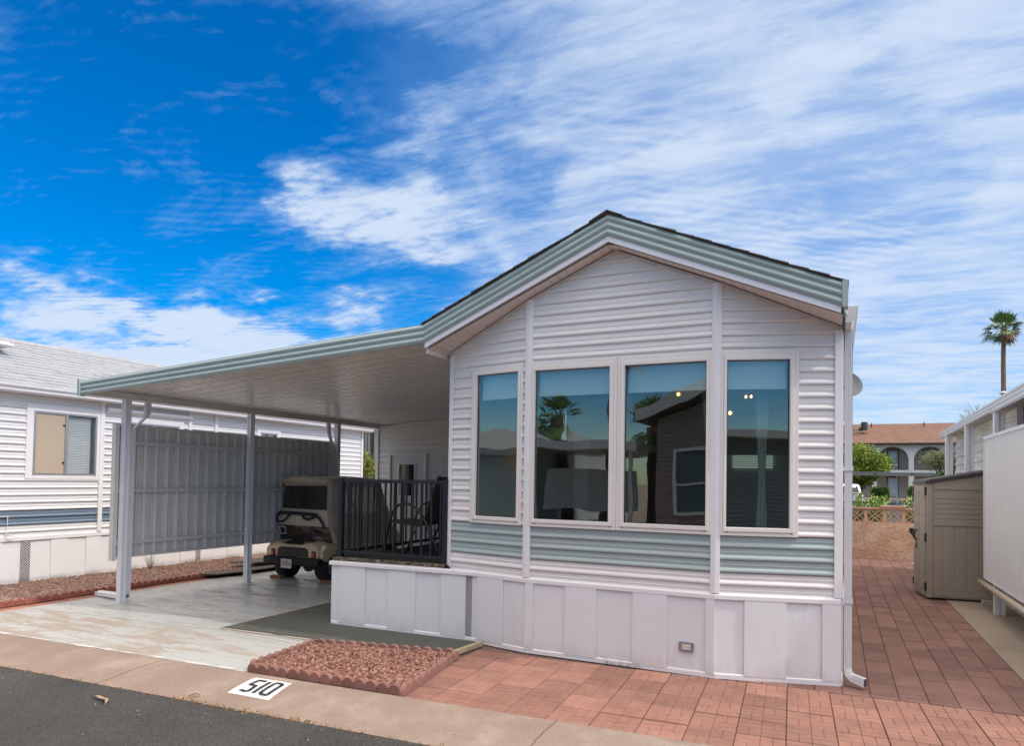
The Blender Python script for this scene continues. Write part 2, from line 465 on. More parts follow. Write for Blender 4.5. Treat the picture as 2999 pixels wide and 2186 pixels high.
# strip of dead grass and sand along the road joint
q = random.Random(3); gr = MB()
x = -9.0
while x < 3.5:
    dense = 1.0 if (-3.3 > x > -4.6 or -2.4 < x < -1.9 or x < -7.8) else .25
    for i in range(int(26 * dense) + 3):
        xx = x + q.uniform(0, .1); yy = kf(xx) + q.gauss(-.004, .010 + .012 * dense)
        l = q.uniform(.008, .03); a = q.uniform(0, PI); hz = q.uniform(.002, .012 * (1 + dense))
        gr.add([(xx, yy, -.045), (xx + math.cos(a) * l, yy + math.sin(a) * l * .4, -.043 + hz), (xx + math.cos(a) * l + .003, yy + .003, -.044 + hz * .4)], [(0, 1, 2)], tone=q.random())
    x += .1
tag(gr.obj('dry_grass', mat('dry_grass', (.42, .27, .12), .9, var=0, attr=.5)), 'dry grass and grit in the joint between road and kerb', 'dry grass', kind='stuff')

# painted driveway slab
M_drive = mat('painted_concrete', (.42, .435, .42), .42, var=.10, vscale=45, bump=.10, bscale=150)
t = NT(M_drive.node_tree)
bs = [n for n in M_drive.node_tree.nodes if n.type == 'BSDF_PRINCIPLED'][0]
tc_ = t.n('ShaderNodeTexCoord').outputs['Object']
sp_ = t.n('ShaderNodeSeparateXYZ', i={0: tc_})
st = t.n('ShaderNodeMapping', i={'Vector': tc_, 'Rotation': (0, 0, R(8)), 'Scale': (.55, 2.2, 1)}).outputs[0]
wear = t.math('ADD', t.noise(st, 2.3, 9, .68, .6), t.math('MULTIPLY', t.noise(tc_, 14, 6, .7), .30))
front = t.smooth(t.math('SUBTRACT', sp_.outputs[1], t.math('MULTIPLY', sp_.outputs[0], .05)), 5.75, 5.25)
right = t.smooth(sp_.outputs[0], -5.0, -6.2)
bias = t.math('MULTIPLY', front, t.math('ADD', .05, t.math('MULTIPLY', right, .075)))
worn = t.smooth(t.math('ADD', wear, bias), .66, .84)
speck = t.noise(tc_, 75, 3, .8)
old = bs.inputs['Base Color'].links[0].from_socket
spk = t.mix(t.smooth(speck, .46, .64), old, (.56, .58, .56, 1))
spk = t.mix(t.smooth(t.noise(tc_, 60, 2, .5), .56, .62), spk, (.36, .43, .44, 1))
whiter = t.mix(t.math('MULTIPLY', front, .45), spk, (.46, .465, .45, 1))
grimef = t.smooth(t.math('ADD', t.noise(t.n('ShaderNodeMapping', i={'Vector': tc_, 'Scale': (.7, 1.6, 1)}).outputs[0], 1.4, 7, .6, .8), 0), .55, .72)
grimed = t.mix(t.math('MULTIPLY', grimef, .5), whiter, (.30, .26, .21, 1))
t.put(bs, 'Base Color', t.mix(t.math('MULTIPLY', worn, .85), grimed, (.335, .275, .222, 1)))
t.put(bs, 'Roughness', t.math('ADD', .20, t.math('ADD', t.math('MULTIPLY', worn, .5), t.math('ADD', t.math('MULTIPLY', front, .25), t.math('MULTIPLY', t.noise(st, 3.0, 4), .15)))))
sheet('driveway', [(-8.83, kb(-8.83) + .002), (-4.42, kb(-4.42) + .002), (-4.30, 5.9), (-4.30, 11), (-8.90, 16.0), (-8.90, 7.0)], .0, M_drive)
M_caulk = mat('white_caulk', (.60, .59, .56), .8, var=.1, vscale=10)
j = MB()
def strip(mb, pts, w_, z, jit=.006):
    q = random.Random(5)
    P = []
    for (x0, y0), (x1, y1) in zip(pts, pts[1:]):
        n_ = max(2, int(math.hypot(x1 - x0, y1 - y0) / .12))
        P += [(x0 + (x1 - x0) * i / n_, y0 + (y1 - y0) * i / n_) for i in range(n_)]
    P.append(pts[-1])
    row = None
    for i, p in enumerate(P):
        a = P[max(0, i - 1)]; b = P[min(len(P) - 1, i + 1)]; d = Vector((b[0] - a[0], b[1] - a[1])).normalized(); nn = Vector((-d.y, d.x)); ww = w_ / 2 + q.uniform(-jit, jit)
        cur = [(p[0] + nn.x * ww, p[1] + nn.y * ww, z), (p[0] - nn.x * ww, p[1] - nn.y * ww, z)]
        if row: mb.add(row + cur, [(0, 1, 3, 2)])
        row = cur
    return mb
strip(j, [(-8.8, 5.02), (-7.9, 5.10), (-6.6, 5.20), (-5.98, 5.285), (-5.0, 5.23), (-4.52, 5.22)], .018, .004)
strip(j, [(-8.86, 8.02), (-6.9, 8.22), (-5.9, 8.34)], .014, .004, .003)
strip(j, [(-8.82, kb(-8.82) + .03), (-6.5, kb(-6.5) + .025), (-4.6, kb(-4.6) + .03)], .028, .0045, .012)
struct(j.obj('driveway_joints', M_caulk))
# narrow red paver strip left of the slab
M_redstrip = mat('red_strip', (.36, .155, .105), .9, var=.15, vscale=3, bump=.4, bscale=60)
s_ = MB(); y = 4.3; q = random.Random(9)
while y < 13:
    s_.box(-9.06, -8.845, y + .004, y + .40, -.05, -.004 + q.uniform(-.003, .003), tone=q.random()); y += .41
struct(s_.obj('paver_strip', mat('red_strip_t', (.36, .155, .105), .9, var=.12, vscale=3, bump=.4, bscale=60, attr=.16)))
# green outdoor carpet
M_mat = mat('green_carpet', (.098, .102, .088), .95, var=.12, vscale=6, bump=.8, bscale=220, col2=(.145, .14, .118), c2scale=3, c2lo=.62, c2hi=.75)
c = MB(); c.prism([(x, y, .012) for x, y in [(-5.95, 5.34), (-4.55, 5.42), (-3.22, 5.64), (-3.20, 6.1), (-3.3, 7), (-5.2, 9), (-5.93, 11)]], (0, 0, -.010))
tag(c.obj('outdoor_carpet', M_mat, origin=(-5, 6, 0)), 'worn green outdoor carpet laid on the driveway beside the porch', 'carpet')
e = MB(); strip(e, [(-5.96, 11), (-5.97, 7.1), (-5.97, 5.33)], .03, .006, .008); strip(e, [(-5.97, 5.325), (-5.2, 5.36), (-4.6, 5.40)], .035, .006, .012)
struct(e.obj('mortar_strip', mat('mortar', (.46, .40, .33), .95, var=.25, vscale=25)))
b = MB(); b.bar((-3.215, 5.56, .022), (-3.165, 6.02, .022), .05, .045)
tag(b.obj('timber_edging', mat('old_timber', (.42, .34, .22), .85, var=.2, vscale=8, stretch=(8, 1, 1)), bevel=.004, origin=(-3.2, 5.7, 0)), 'weathered timber strip ending the green carpet beside the red pavers', 'timber strip')

# scored red patio pavers, rotated with the street
M_pav = mat('red_pavers', (.29, .145, .108), .88, var=.16, vscale=5, bump=.35, bscale=90, speck=.20, sscale=130, attr=.18, dirt=.30)
M_joint = mat('paver_joint', (.17, .11, .085), .98, var=.3, vscale=30)
rp = MB(); q = random.Random(21)
ang = .055; ca, sa = math.cos(ang), math.sin(ang); O0 = (-2.12, kb(-2.12) + .004); PS = .3085
def W(u, v): return (O0[0] + ca * u - sa * v, O0[1] + sa * u + ca * v)
def brick(mb, u0, u1, v0, v1, z, tone, g_=.0024, ch=.003):
    a = [W(u0 + g_, v0 + g_), W(u1 - g_, v0 + g_), W(u1 - g_, v1 - g_), W(u0 + g_, v1 - g_)]
    b_ = [W(u0 + g_ + ch, v0 + g_ + ch), W(u1 - g_ - ch, v0 + g_ + ch), W(u1 - g_ - ch, v1 - g_ - ch), W(u0 + g_ + ch, v1 - g_ - ch)]
    mb.add([(x, y, z - .012) for x, y in a] + [(x, y, z - .0035) for x, y in a] + [(x, y, z) for x, y in b_], [(0, 1, 5, 4), (1, 2, 6, 5), (2, 3, 7, 6), (3, 0, 4, 7), (4, 5, 9, 8), (5, 6, 10, 9), (6, 7, 11, 10), (7, 4, 8, 11), (8, 9, 10, 11)], tone=tone)
base = MB()
for i in range(-4, 30):
    for jj in range(5):
        u, v = i * PS, jj * PS
        cx, cy = W(u + PS / 2, v + PS / 2)
        if cx < -3.02 - .05 * (cy - 4.3): continue
        if cx > 6: continue
        z = q.uniform(-.003, .003) - .001; tn = min(1, max(0, q.gauss(.5, .28)))
        h = PS / 2 - .002
        pl = [W(u + .0035, v + .0035), W(u + PS - .0035, v + .0035), W(u + PS - .0035, v + PS - .0035), W(u + .0035, v + PS - .0035)]
        rp.prism([(x_, y_, z - .0045) for x_, y_ in pl], (0, 0, -.02), tone=tn * .6)
        for a_ in (0, 1):
            for b_ in (0, 1):
                uu, vv = u + .002 + a_ * h, v + .002 + b_ * h
                if (a_ + b_) % 2 == 0:
                    for c_ in range(2): brick(rp, uu + c_ * h / 2, uu + (c_ + 1) * h / 2, vv, vv + h, z, tn, .0013, .002)
                else:
                    for c_ in range(2): brick(rp, uu, uu + h, vv + c_ * h / 2, vv + (c_ + 1) * h / 2, z, tn, .0013, .002)
struct(rp.obj('patio', M_pav))
sheet('patio_base', [(-3.3, 4.25), (6.2, 4.8), (6.2, 18), (-.5, 18), (-.5, 6.4), (-3.25, 6.4)], -.012, M_joint)
# smooth rectangular path pavers beside the house
M_path = mat('path_pavers', (.225, .122, .10), .9, var=.16, vscale=4, bump=.3, bscale=110, attr=.20, speck=.16, sscale=120, dirt=.25)
pp = MB(); q = random.Random(31)
def pbrick(mb, x0, x1, y0, y1, z, tn, g_=.0024, ch=.003):
    a = [(x0 + g_, y0 + g_), (x1 - g_, y0 + g_), (x1 - g_, y1 - g_), (x0 + g_, y1 - g_)]
    b_ = [(x0 + g_ + ch, y0 + g_ + ch), (x1 - g_ - ch, y0 + g_ + ch), (x1 - g_ - ch, y1 - g_ - ch), (x0 + g_ + ch, y1 - g_ - ch)]
    mb.add([(x, y, z - .012) for x, y in a] + [(x, y, z - .0035) for x, y in a] + [(x, y, z) for x, y in b_], [(0, 1, 5, 4), (1, 2, 6, 5), (2, 3, 7, 6), (3, 0, 4, 7), (4, 5, 9, 8), (5, 6, 10, 9), (6, 7, 11, 10), (7, 4, 8, 11), (8, 9, 10, 11)], tone=tn)
for ci in range(-5, 7):
    x0 = .045 + .2 * ci
    y = kb(x0 + .1) + .02 + 5 * PS
    off = [0, .41, .2, .28][ci % 4]; yy = y; first = True
    while yy < 17.15:
        l = off if (first and off > .05) else (.41 if q.random() < .8 else .205)
        first = False
        if ci < 0 and yy > 6.3: break
        if ci > 3 and yy > 6.1 + (6 - ci) * 3: pass
        pbrick(pp, x0, x0 + .2, yy, min(yy + l, 17.2), q.uniform(-.003, .002), min(1, max(0, q.gauss(.5, .28))))
        yy += l
struct(pp.obj('path', M_path))
# neighbour's concrete pad
M_pad = mat('plain_concrete', (.32, .265, .21), .9, var=.10, vscale=1.5, bump=.3, bscale=80)
sheet('concrete_pad', [(1.445, 6.15), (6, 6.4), (6, 17), (1.445, 17)], .006, M_pad)
jl = MB(); strip(jl, [(1.45, 8.45), (3, 8.5)], .01, .0075, .002); strip(jl, [(1.45, 12.3), (3, 12.3)], .01, .0075, .002)
struct(jl.obj('pad_joints', MATS['joint_dark']))

# ------------------------------------------------------------------ scalloped edging and gravel
M_scal = mat('red_edging', (.26, .13, .105), .92, var=.16, vscale=9, bump=.5, bscale=70, attr=.12)
M_scal2 = mat('red_edging_far', (.29, .11, .078), .92, var=.16, vscale=9, bump=.5, bscale=70, attr=.12)
def edging(name, a, b, n_sc, z, m, label, group, h=.082, th=.042, qd=random.Random(4)):
    """one moulded edging brick with n_sc rounded tops from a to b"""
    a = Vector((a[0], a[1], z)); b = Vector((b[0], b[1], z)); d = (b - a); L = d.length; d.normalize(); n = Vector((-d.y, d.x, 0))
    pts = [(0, 0)]; r = L / n_sc / 2
    for i in range(n_sc):
        cx = (i + .5) * 2 * r
        for s in range(9):
            t_ = PI - PI * s / 8
            pts.append((cx + r * .97 * math.cos(t_), h - r * 1.0 + r * 1.0 * math.sin(t_)))
    pts.append((L, 0))
    poly = [a + d * x + Vector((0, 0, z_)) - n * th / 2 for x, z_ in pts]
    mb = MB()
    # split into convex scallops so the faces stay clean
    for i in range(n_sc):
        seg = [poly[0] + d * (i * 2 * r)] + poly[1 + i * 9:10 + i * 9] + [poly[0] + d * ((i + 1) * 2 * r)]
        mb.prism(seg, n * th, tone=qd.random())
    o = mb.obj(name, m, origin=(a + b) / 2, bevel=.004)
    return tag(o, label, 'edging brick', group)
ORD = ['first', 'second', 'third', 'fourth', 'fifth', 'sixth', 'seventh', 'eighth', 'ninth', 'tenth', 'eleventh', 'twelfth', 'thirteenth', 'fourteenth', 'fifteenth', 'sixteenth']
def run(a, b, nsc, per, z, m, label, group, **kw):
    a = Vector(a); b = Vector(b); i = 0; q = random.Random(int(abs(a.x * 100)))
    while i < nsc:
        k_ = min(per, nsc - i); p = a + (b - a) * (i / nsc); e_ = a + (b - a) * ((i + k_) / nsc)
        dd = (b - a).normalized(); nn = Vector((-dd.y, dd.x)) * q.uniform(-.004, .004)
        edging('edging_brick', p + nn + dd * .002, e_ + nn * .5 - dd * .002, k_, z + q.uniform(-.003, .002), m, ORD[i // per] + ' scalloped edging brick ' + label, group, **kw); i += k_
BFL, BFR, BBR, BBL = (-4.45, 4.278), (-2.97, 4.362), (-3.17, 5.50), (-4.55, 5.20)
run(BFL, BFR, 14, 4, .0, M_scal, 'from the left along the kerb side of the small gravel bed', 'edging bricks in front of the small gravel bed')
run(BBL, BBR, 13, 4, .0, M_scal, 'from the left between small gravel bed and green carpet', 'edging bricks behind the small gravel bed')
run((BFL[0] - .01, BFL[1] + .03), (BBL[0] - .01, BBL[1] + .02), 9, 4, .0, M_scal, 'from the kerb between driveway and small gravel bed', 'edging bricks left of the small gravel bed')
run((BFR[0] + .02, BFR[1] - .03), (BBR[0] + .03, BBR[1]), 10, 4, .0, M_scal, 'from the kerb between small gravel bed and red pavers', 'edging bricks right of the small gravel bed')
run((-9.09, 4.25), (-9.14, 10.4), 58, 4, .0, M_scal2, 'from the street in the row edging the neighbour gravel', 'edging bricks along the neighbour gravel')
def stones(mb, poly, n, s0, s1, z, hz, seed):
    q = random.Random(seed)
    xs_ = [p[0] for p in poly]; ys_ = [p[1] for p in poly]
    def inside(x, y):
        c_ = False; j_ = len(poly) - 1
        for i_ in range(len(poly)):
            if (poly[i_][1] > y) != (poly[j_][1] > y) and x < (poly[j_][0] - poly[i_][0]) * (y - poly[i_][1]) / (poly[j_][1] - poly[i_][1]) + poly[i_][0]: c_ = not c_
            j_ = i_
        return c_
    k_ = 0
    while k_ < n:
        x = q.uniform(min(xs_), max(xs_)); y = q.uniform(min(ys_), max(ys_))
        if not inside(x, y): continue
        k_ += 1
        s = q.uniform(s0, s1) * (1 if q.random() < .9 else 1.4)
        hh = z + (noise.noise(Vector((x * 2.3, y * 2.3, 0))) * hz) + q.uniform(-.004, .010)
        rot = Matrix.Rotation(q.uniform(0, 6.28), 3, 'Z') @ Matrix.Rotation(q.uniform(-.7, .7), 3, 'X')
        sx, sy, sz = s * q.uniform(.7, 1.25), s * q.uniform(.6, 1), s * q.uniform(.45, .8)
        base_ = [(-1, -.6, -.5), (.8, -1, -.4), (1, .7, -.5), (-.6, 1, -.6), (-.7, -.7, .5), (.6, -.6, .7), (.7, .5, .5), (-.4, .7, .8)]
        vs = []
        for v in base_:
            v = Vector((v[0] * sx / 2 * q.uniform(.8, 1.2), v[1] * sy / 2 * q.uniform(.8, 1.2), v[2] * sz / 2 * q.uniform(.8, 1.2)))
            vs.append(rot @ v + Vector((x, y, hh)))
        mb.add(vs, [(0, 1, 5, 4), (1, 2, 6, 5), (2, 3, 7, 6), (3, 0, 4, 7), (4, 5, 6, 7)], tone=q.random())
    return mb
M_grav = mat('red_gravel', (.13, .045, .032), .9, var=.25, vscale=40, attr=1, col2=(.42, .235, .18), bump=.3, bscale=150)
M_gravf = mat('pink_gravel', (.22, .13, .10), .95, var=.2, vscale=40, attr=1, col2=(.52, .35, .28))
bedp = [(BFL[0] + .03, BFL[1] + .03), (BFR[0] - .02, BFR[1] + .03), (BBR[0] - .02, BBR[1] - .03), (BBL[0] + .03, BBL[1] - .03)]
sb = MB(); sb.prism([(x, y, .03) for x, y in bedp], (0, 0, -.05), tone=.1)
stones(sb, bedp, 5200, .018, .036, .042, .012, 1)
tag(sb.obj('gravel', M_grav), 'red brown lava gravel filling the small scallop-edged bed', 'gravel', kind='stuff')
nb = [(-10.69, 2.6), (-9.12, 4.1), (-9.16, 10.45), (-9.16, 14), (-10.69, 14)]
sn = MB(); sn.prism([(x, y, .022) for x, y in nb], (0, 0, -.06), tone=.45)
stones(sn, [(-10.69, 4.6), (-9.12, 4.6), (-9.15, 9.9), (-10.69, 9.9)], 13000, .022, .042, .028, .02, 2)
tag(sn.obj('gravel', M_gravf), 'pinkish brown gravel along the skirting of the white neighbour home', 'gravel', kind='stuff')
# dry grass tufts in the neighbour's gravel
dg = MB(); q = random.Random(12)
for i in range(120):
    if q.random() < .6: x, y = -10.6 + q.uniform(0, .25), q.uniform(5.3, 11.5)
    else: x, y = q.uniform(-10.6, -9.3), q.uniform(4.8, 11)
    nbld = q.randint(6, 34); sc = q.uniform(.3, 1.0)
    for k_ in range(nbld):
        a = q.uniform(0, 6.28); l = q.uniform(.03, .12) * sc; sp = q.uniform(.2, .9)
        xx, yy = x + q.gauss(0, .035), y + q.gauss(0, .06)
        tip = (xx + math.cos(a) * l * sp, yy + math.sin(a) * l * sp, .03 + l)
        dg.add([(xx - .002, yy, .02), (xx + .002, yy + .002, .02), tip], [(0, 1, 2)], tone=q.random())
tag(dg.obj('dry_grass', MATS['dry_grass']), 'dry straw coloured grass tufts in the gravel under the privacy fence', 'dry grass', kind='stuff')
wd = MB(); q = random.Random(44)
for i in range(26):
    a = q.uniform(0, 6.28); p = Vector((-10.35, 7.75, .03)); pts = [p]
    d = Vector((math.cos(a) * .5, math.sin(a) * .5, 1)).normalized()
    for s in range(4):
        p = p + d * q.uniform(.04, .09); d = (d + Vector((q.gauss(0, .25), q.gauss(0, .25), .1))).normalized(); pts.append(p)
    wd.tube(pts, [.003, .0025, .002, .0015, .001], seg=4, tone=q.random())
tag(wd.obj('dead_weed', mat('dead_weed', (.32, .24, .15), .9, attr=.3), origin=(-10.35, 7.75, 0)), 'wispy dead weed standing in the gravel below the privacy fence', 'weed')
wg = MB(); q = random.Random(45)
for i in range(30):
    x = -1.72 + q.gauss(0, .09); y = 5.965; l = q.uniform(.02, .09)
    wg.tube([(x, y, 0), (x + q.gauss(0, .012), y - .01, l * .6), (x + q.gauss(0, .03), y - .02, l)], [.0012, .001, .0006], seg=3, tone=q.random())
tag(wg.obj('weed', mat('green_weed', (.22, .24, .08), .9, attr=.3), origin=(-1.72, 5.96, 0)), 'thin weed sprouting between pavers and white skirting', 'weed')

lt = MB(); q = random.Random(91)
for i in range(150):
    x = q.uniform(-7.5, 2.5); y = kf(x) + (q.uniform(0, .75) if q.random() < .45 else -abs(q.gauss(0, .35)))
    t_ = (y - kf(x)) / (kb(x) - kf(x)); z = -.044 if t_ < 0 else -.044 + .046 * min(1, t_ * 1.15)
    a = q.uniform(0, 6.28); l = q.uniform(.006, .018)
    lt.add([(x, y, z + .001), (x + math.cos(a) * l, y + math.sin(a) * l, z + q.uniform(.002, .008)), (x + math.cos(a + .9) * l * .7, y + math.sin(a + .9) * l * .7, z + .003), (x + math.cos(a + .5) * l * .5, y + math.sin(a + .5) * l * .5, z + .009)], [(0, 1, 3), (0, 3, 2), (1, 2, 3)], tone=q.random())
tag(lt.obj('grit', mat('grit', (.10, .07, .05), .9, var=0, attr=1, col2=(.5, .42, .34))), 'scattered grit and leaf crumbs on the kerb and road edge', 'grit', kind='stuff')
# painted house number on the kerb
def kz(x, y):
    t_ = (y - kf(x)) / (kb(x) - kf(x))
    for (ta, za), (tb, zb) in zip(prof, prof[1:]):
        if tb <= t_ <= ta: return zb + (za - zb) * (t_ - tb) / (ta - tb)
    return 0
NP = [(-4.262, 4.165), (-3.885, 4.185), (-3.80, 3.855), (-4.21, 3.840)]     # back-left, back-right, front-right, front-left
def npt(u, v):
    a = Vector(NP[3]).lerp(Vector(NP[2]), u); b = Vector(NP[0]).lerp(Vector(NP[1]), u); return a.lerp(b, v)
hn = thing('house_number', (-4.04, 4.0, 0), 'white painted rectangle with black house number 510 on the kerb', 'house number')
pt = MB(); G = 14
for i in range(G):
    for j_ in range(G):
        vs = []
        for a_, b_ in ((i, j_), (i + 1, j_), (i + 1, j_ + 1), (i, j_ + 1)):
            p = npt(a_ / G, b_ / G); vs.append((p.x, p.y, kz(p.x, p.y) + .003))
        pt.add(vs, [(0, 1, 2, 3)])
pt.obj('paint_patch', mat('number_paint', (.70, .70, .70), .6, var=.08, vscale=9, col2=(.42, .36, .31), c2scale=11, c2lo=.58, c2hi=.70), hn)
def stroke(mb, pts, wd_):
    for (u0, v0), (u1, v1) in zip(pts, pts[1:]):
        d = Vector((u1 - u0, (v1 - v0) * .8)); L = d.length; d.normalize(); n_ = Vector((-d.y, d.x)) * wd_ / 2
        for s in range(6):
            c4 = []
            for tt, sg in ((s / 6, 1), ((s + 1) / 6, 1), ((s + 1) / 6, -1), (s / 6, -1)):
                e0 = -.012 if tt == 0 else (.012 if tt == 1 else 0)
                u = u0 + (u1 - u0) * tt + d.x * e0 + n_.x * sg; v = v0 + (v1 - v0) * tt + (d.y * e0 + n_.y * sg) / .8
                p = npt(u, v); c4.append((p.x, p.y, kz(p.x, p.y) + .0055))
            mb.add(c4, [(3, 2, 1, 0)])
for pts in ([(.41, .85), (.22, .85), (.19, .55), (.36, .52), (.37, .24), (.30, .18), (.17, .22)], [(.52, .84), (.51, .18)],
            [(.66, .82), (.65, .24), (.72, .17), (.84, .19), (.86, .80), (.80, .86), (.66, .85)]):
    dm = MB(); stroke(dm, pts, .082); dm.obj('digit', mat('number_black', (.035, .04, .045), .5, var=.35, vscale=22, col2=(.16, .16, .16), c2scale=30, c2lo=.55, c2hi=.7), hn)

# dry leaves on the road
def leaf(pts, wd_, label):
    mb = MB(); P = [Vector(p) for p in pts]; n_ = len(P)
    for i in range(n_ - 1):
        def wdt(k_): t_ = k_ / (n_ - 1); return wd_ * math.sin(PI * min(.98, t_ * .9 + .06))
        a, b_ = P[i], P[i + 1]; d = (b_ - a).normalized(); s_ = Vector((-d.y, d.x, 0)).normalized()
        mb.add([a + s_ * wdt(i), b_ + s_ * wdt(i + 1), b_ + Vector((0, 0, -.006)), a + Vector((0, 0, -.006)), b_ - s_ * wdt(i + 1) + Vector((0, 0, .004)), a - s_ * wdt(i) + Vector((0, 0, .004))], [(0, 1, 2, 3), (3, 2, 4, 5)], tone=.5)
    o = mb.obj('dry_leaf', mat('dry_leaf', (.45, .30, .18), .8, var=.2, vscale=20), origin=pts[0])
    return tag(o, label, 'leaf')
leaf([(-5.06, 3.33, -.03), (-4.99, 3.335, -.022), (-4.92, 3.33, -.028), (-4.86, 3.32, -.02), (-4.80, 3.27, -.035)], .017, 'long pale dry leaf curled on the asphalt at the lower left')
leaf([(-2.86, 3.36, -.04), (-2.82, 3.375, -.02), (-2.77, 3.37, -.01), (-2.745, 3.36, -.02), (-2.745, 3.33, -.04)], .008, 'thin hooked dry leaf on the asphalt near the middle of the kerb')
leaf([(-4.42, 3.66, -.03), (-4.40, 3.68, -.015), (-4.37, 3.70, -.008), (-4.345, 3.705, -.02)], .014, 'small brown curled leaf at the road joint left of the house number')
# ------------------------------------------------------------------ the park model home
home = thing('mobile_home', (-1.8, 11, 0), 'white sided mobile home with sage green bands, gabled bay front and four tall windows', 'mobile home')
P0, P1, P2, P3 = Vector((-3.66, 6.20)), Vector((-2.68, 6.0)), Vector((-.93, 6.0)), Vector((.03, 6.27))
def nrm(a, b): d = (b - a).normalized(); return Vector((d.y, -d.x))
FAC = [(P0, P1), (P1, P2), (P2, P3)]
def gab(x, y): return 3.765 - .432 * abs(x + 1.83)
WZ0, WZ1 = 1.207, 2.775
def facet_siding(za, zb, s0=None, s1=None, fi=0, m=None, name='siding', top=gab):
    a, b = FAC[fi]; mb = MB(); siding(mb, a, b, nrm(a, b), za, zb, top, s0, s1); mb.obj(name, m or M_white, home)
LA = (P1 - P0).length; LC = (P3 - P2).length; LB = (P2 - P1).length
kA = LA / (P1.x - P0.x); kC = LC / (P3.x - P2.x)
sA = (-3.368 - P0.x) * kA, (-2.741 - P0.x) * kA
sC = (-.893 - P2.x) * kC, (-.295 - P2.x) * kC
B0, B1 = .89, 1.208
# white, band and upper parts on each facet
for fi, (wa, wb) in enumerate((sA, (.035, LB - .035), sC)):
    L_ = (LA, LB, LC)[fi]
    facet_siding(.69, B0, fi=fi)
    facet_siding(B0, B1, fi=fi, m=M_greenband, name='siding_band')
    facet_siding(WZ1 - .004, 4.0, fi=fi)
    if wa > .05: facet_siding(B1, WZ1, 0, wa + .01, fi=fi)
    if L_ - wb > .05: facet_siding(B1, WZ1, wb - .01, L_, fi=fi)
# side walls
mb = MB(); siding(mb, (-3.66, 11), (-3.66, 6.20), (-1, 0), .69, 3.0); siding(mb, (-3.66, 16.3), (-3.66, 11), (-1, 0), .69, 3.0); mb.obj('siding', M_white, home)
mb = MB(); siding(mb, (.03, 6.27), (.03, 16.3), (1, 0), .69, 3.0); mb.obj('siding', M_white, home)
mb = MB(); siding(mb, (.03, 16.3), (-3.66, 16.3), (0, 1), .69, 4, gab); mb.obj('siding', M_white, home)
# corner posts and facet battens
def batten(p, d1, d2, z0, z1, wd_=.036, th=.026):
    n1, n2 = Vector((d1.y, -d1.x)), Vector((d2.y, -d2.x)); nm = (n1 + n2).normalized()
    a = p - d1 * wd_; b = p + d2 * wd_
    pts = [a, a + n1 * th, p + nm * (th + .003), b + n2 * th, b, p - nm * .01]
    mb = MB(); mb.prism([(q.x, q.y, z0) for q in pts], (0, 0, z1 - z0)); mb.obj('batten', M_trim, home, bevel=.003)
dA, dB, dC = (P1 - P0).normalized(), (P2 - P1).normalized(), (P3 - P2).normalized()
batten(P1, dA, dB, .715, gab(P1.x, 0) - .012)
batten(P2, dB, dC, .715, gab(P2.x, 0) - .012)
mb = MB(); mb.prism([(P0.x - .012, P0.y + .06, .715), (P0.x - .026, P0.y - .012, .715), (P0.x + .028, P0.y - .028, .715), (P0.x + .028, P0.y + .06, .715)], (0, 0, 2.235)); mb.obj('corner_post', M_trim, home, bevel=.003)
mb = MB(); c3 = P3; n3 = nrm(P2, P3)
mb.prism([(c3.x - .05, c3.y + .05, .715), (c3.x - .052 + n3.x * .024, c3.y - .012 + n3.y * .024, .715), (c3.x + .016, c3.y - .018, .715), (c3.x + .020, c3.y + .06, .715)], (0, 0, 2.225)); mb.obj('corner_post', M_trim, home, bevel=.003)

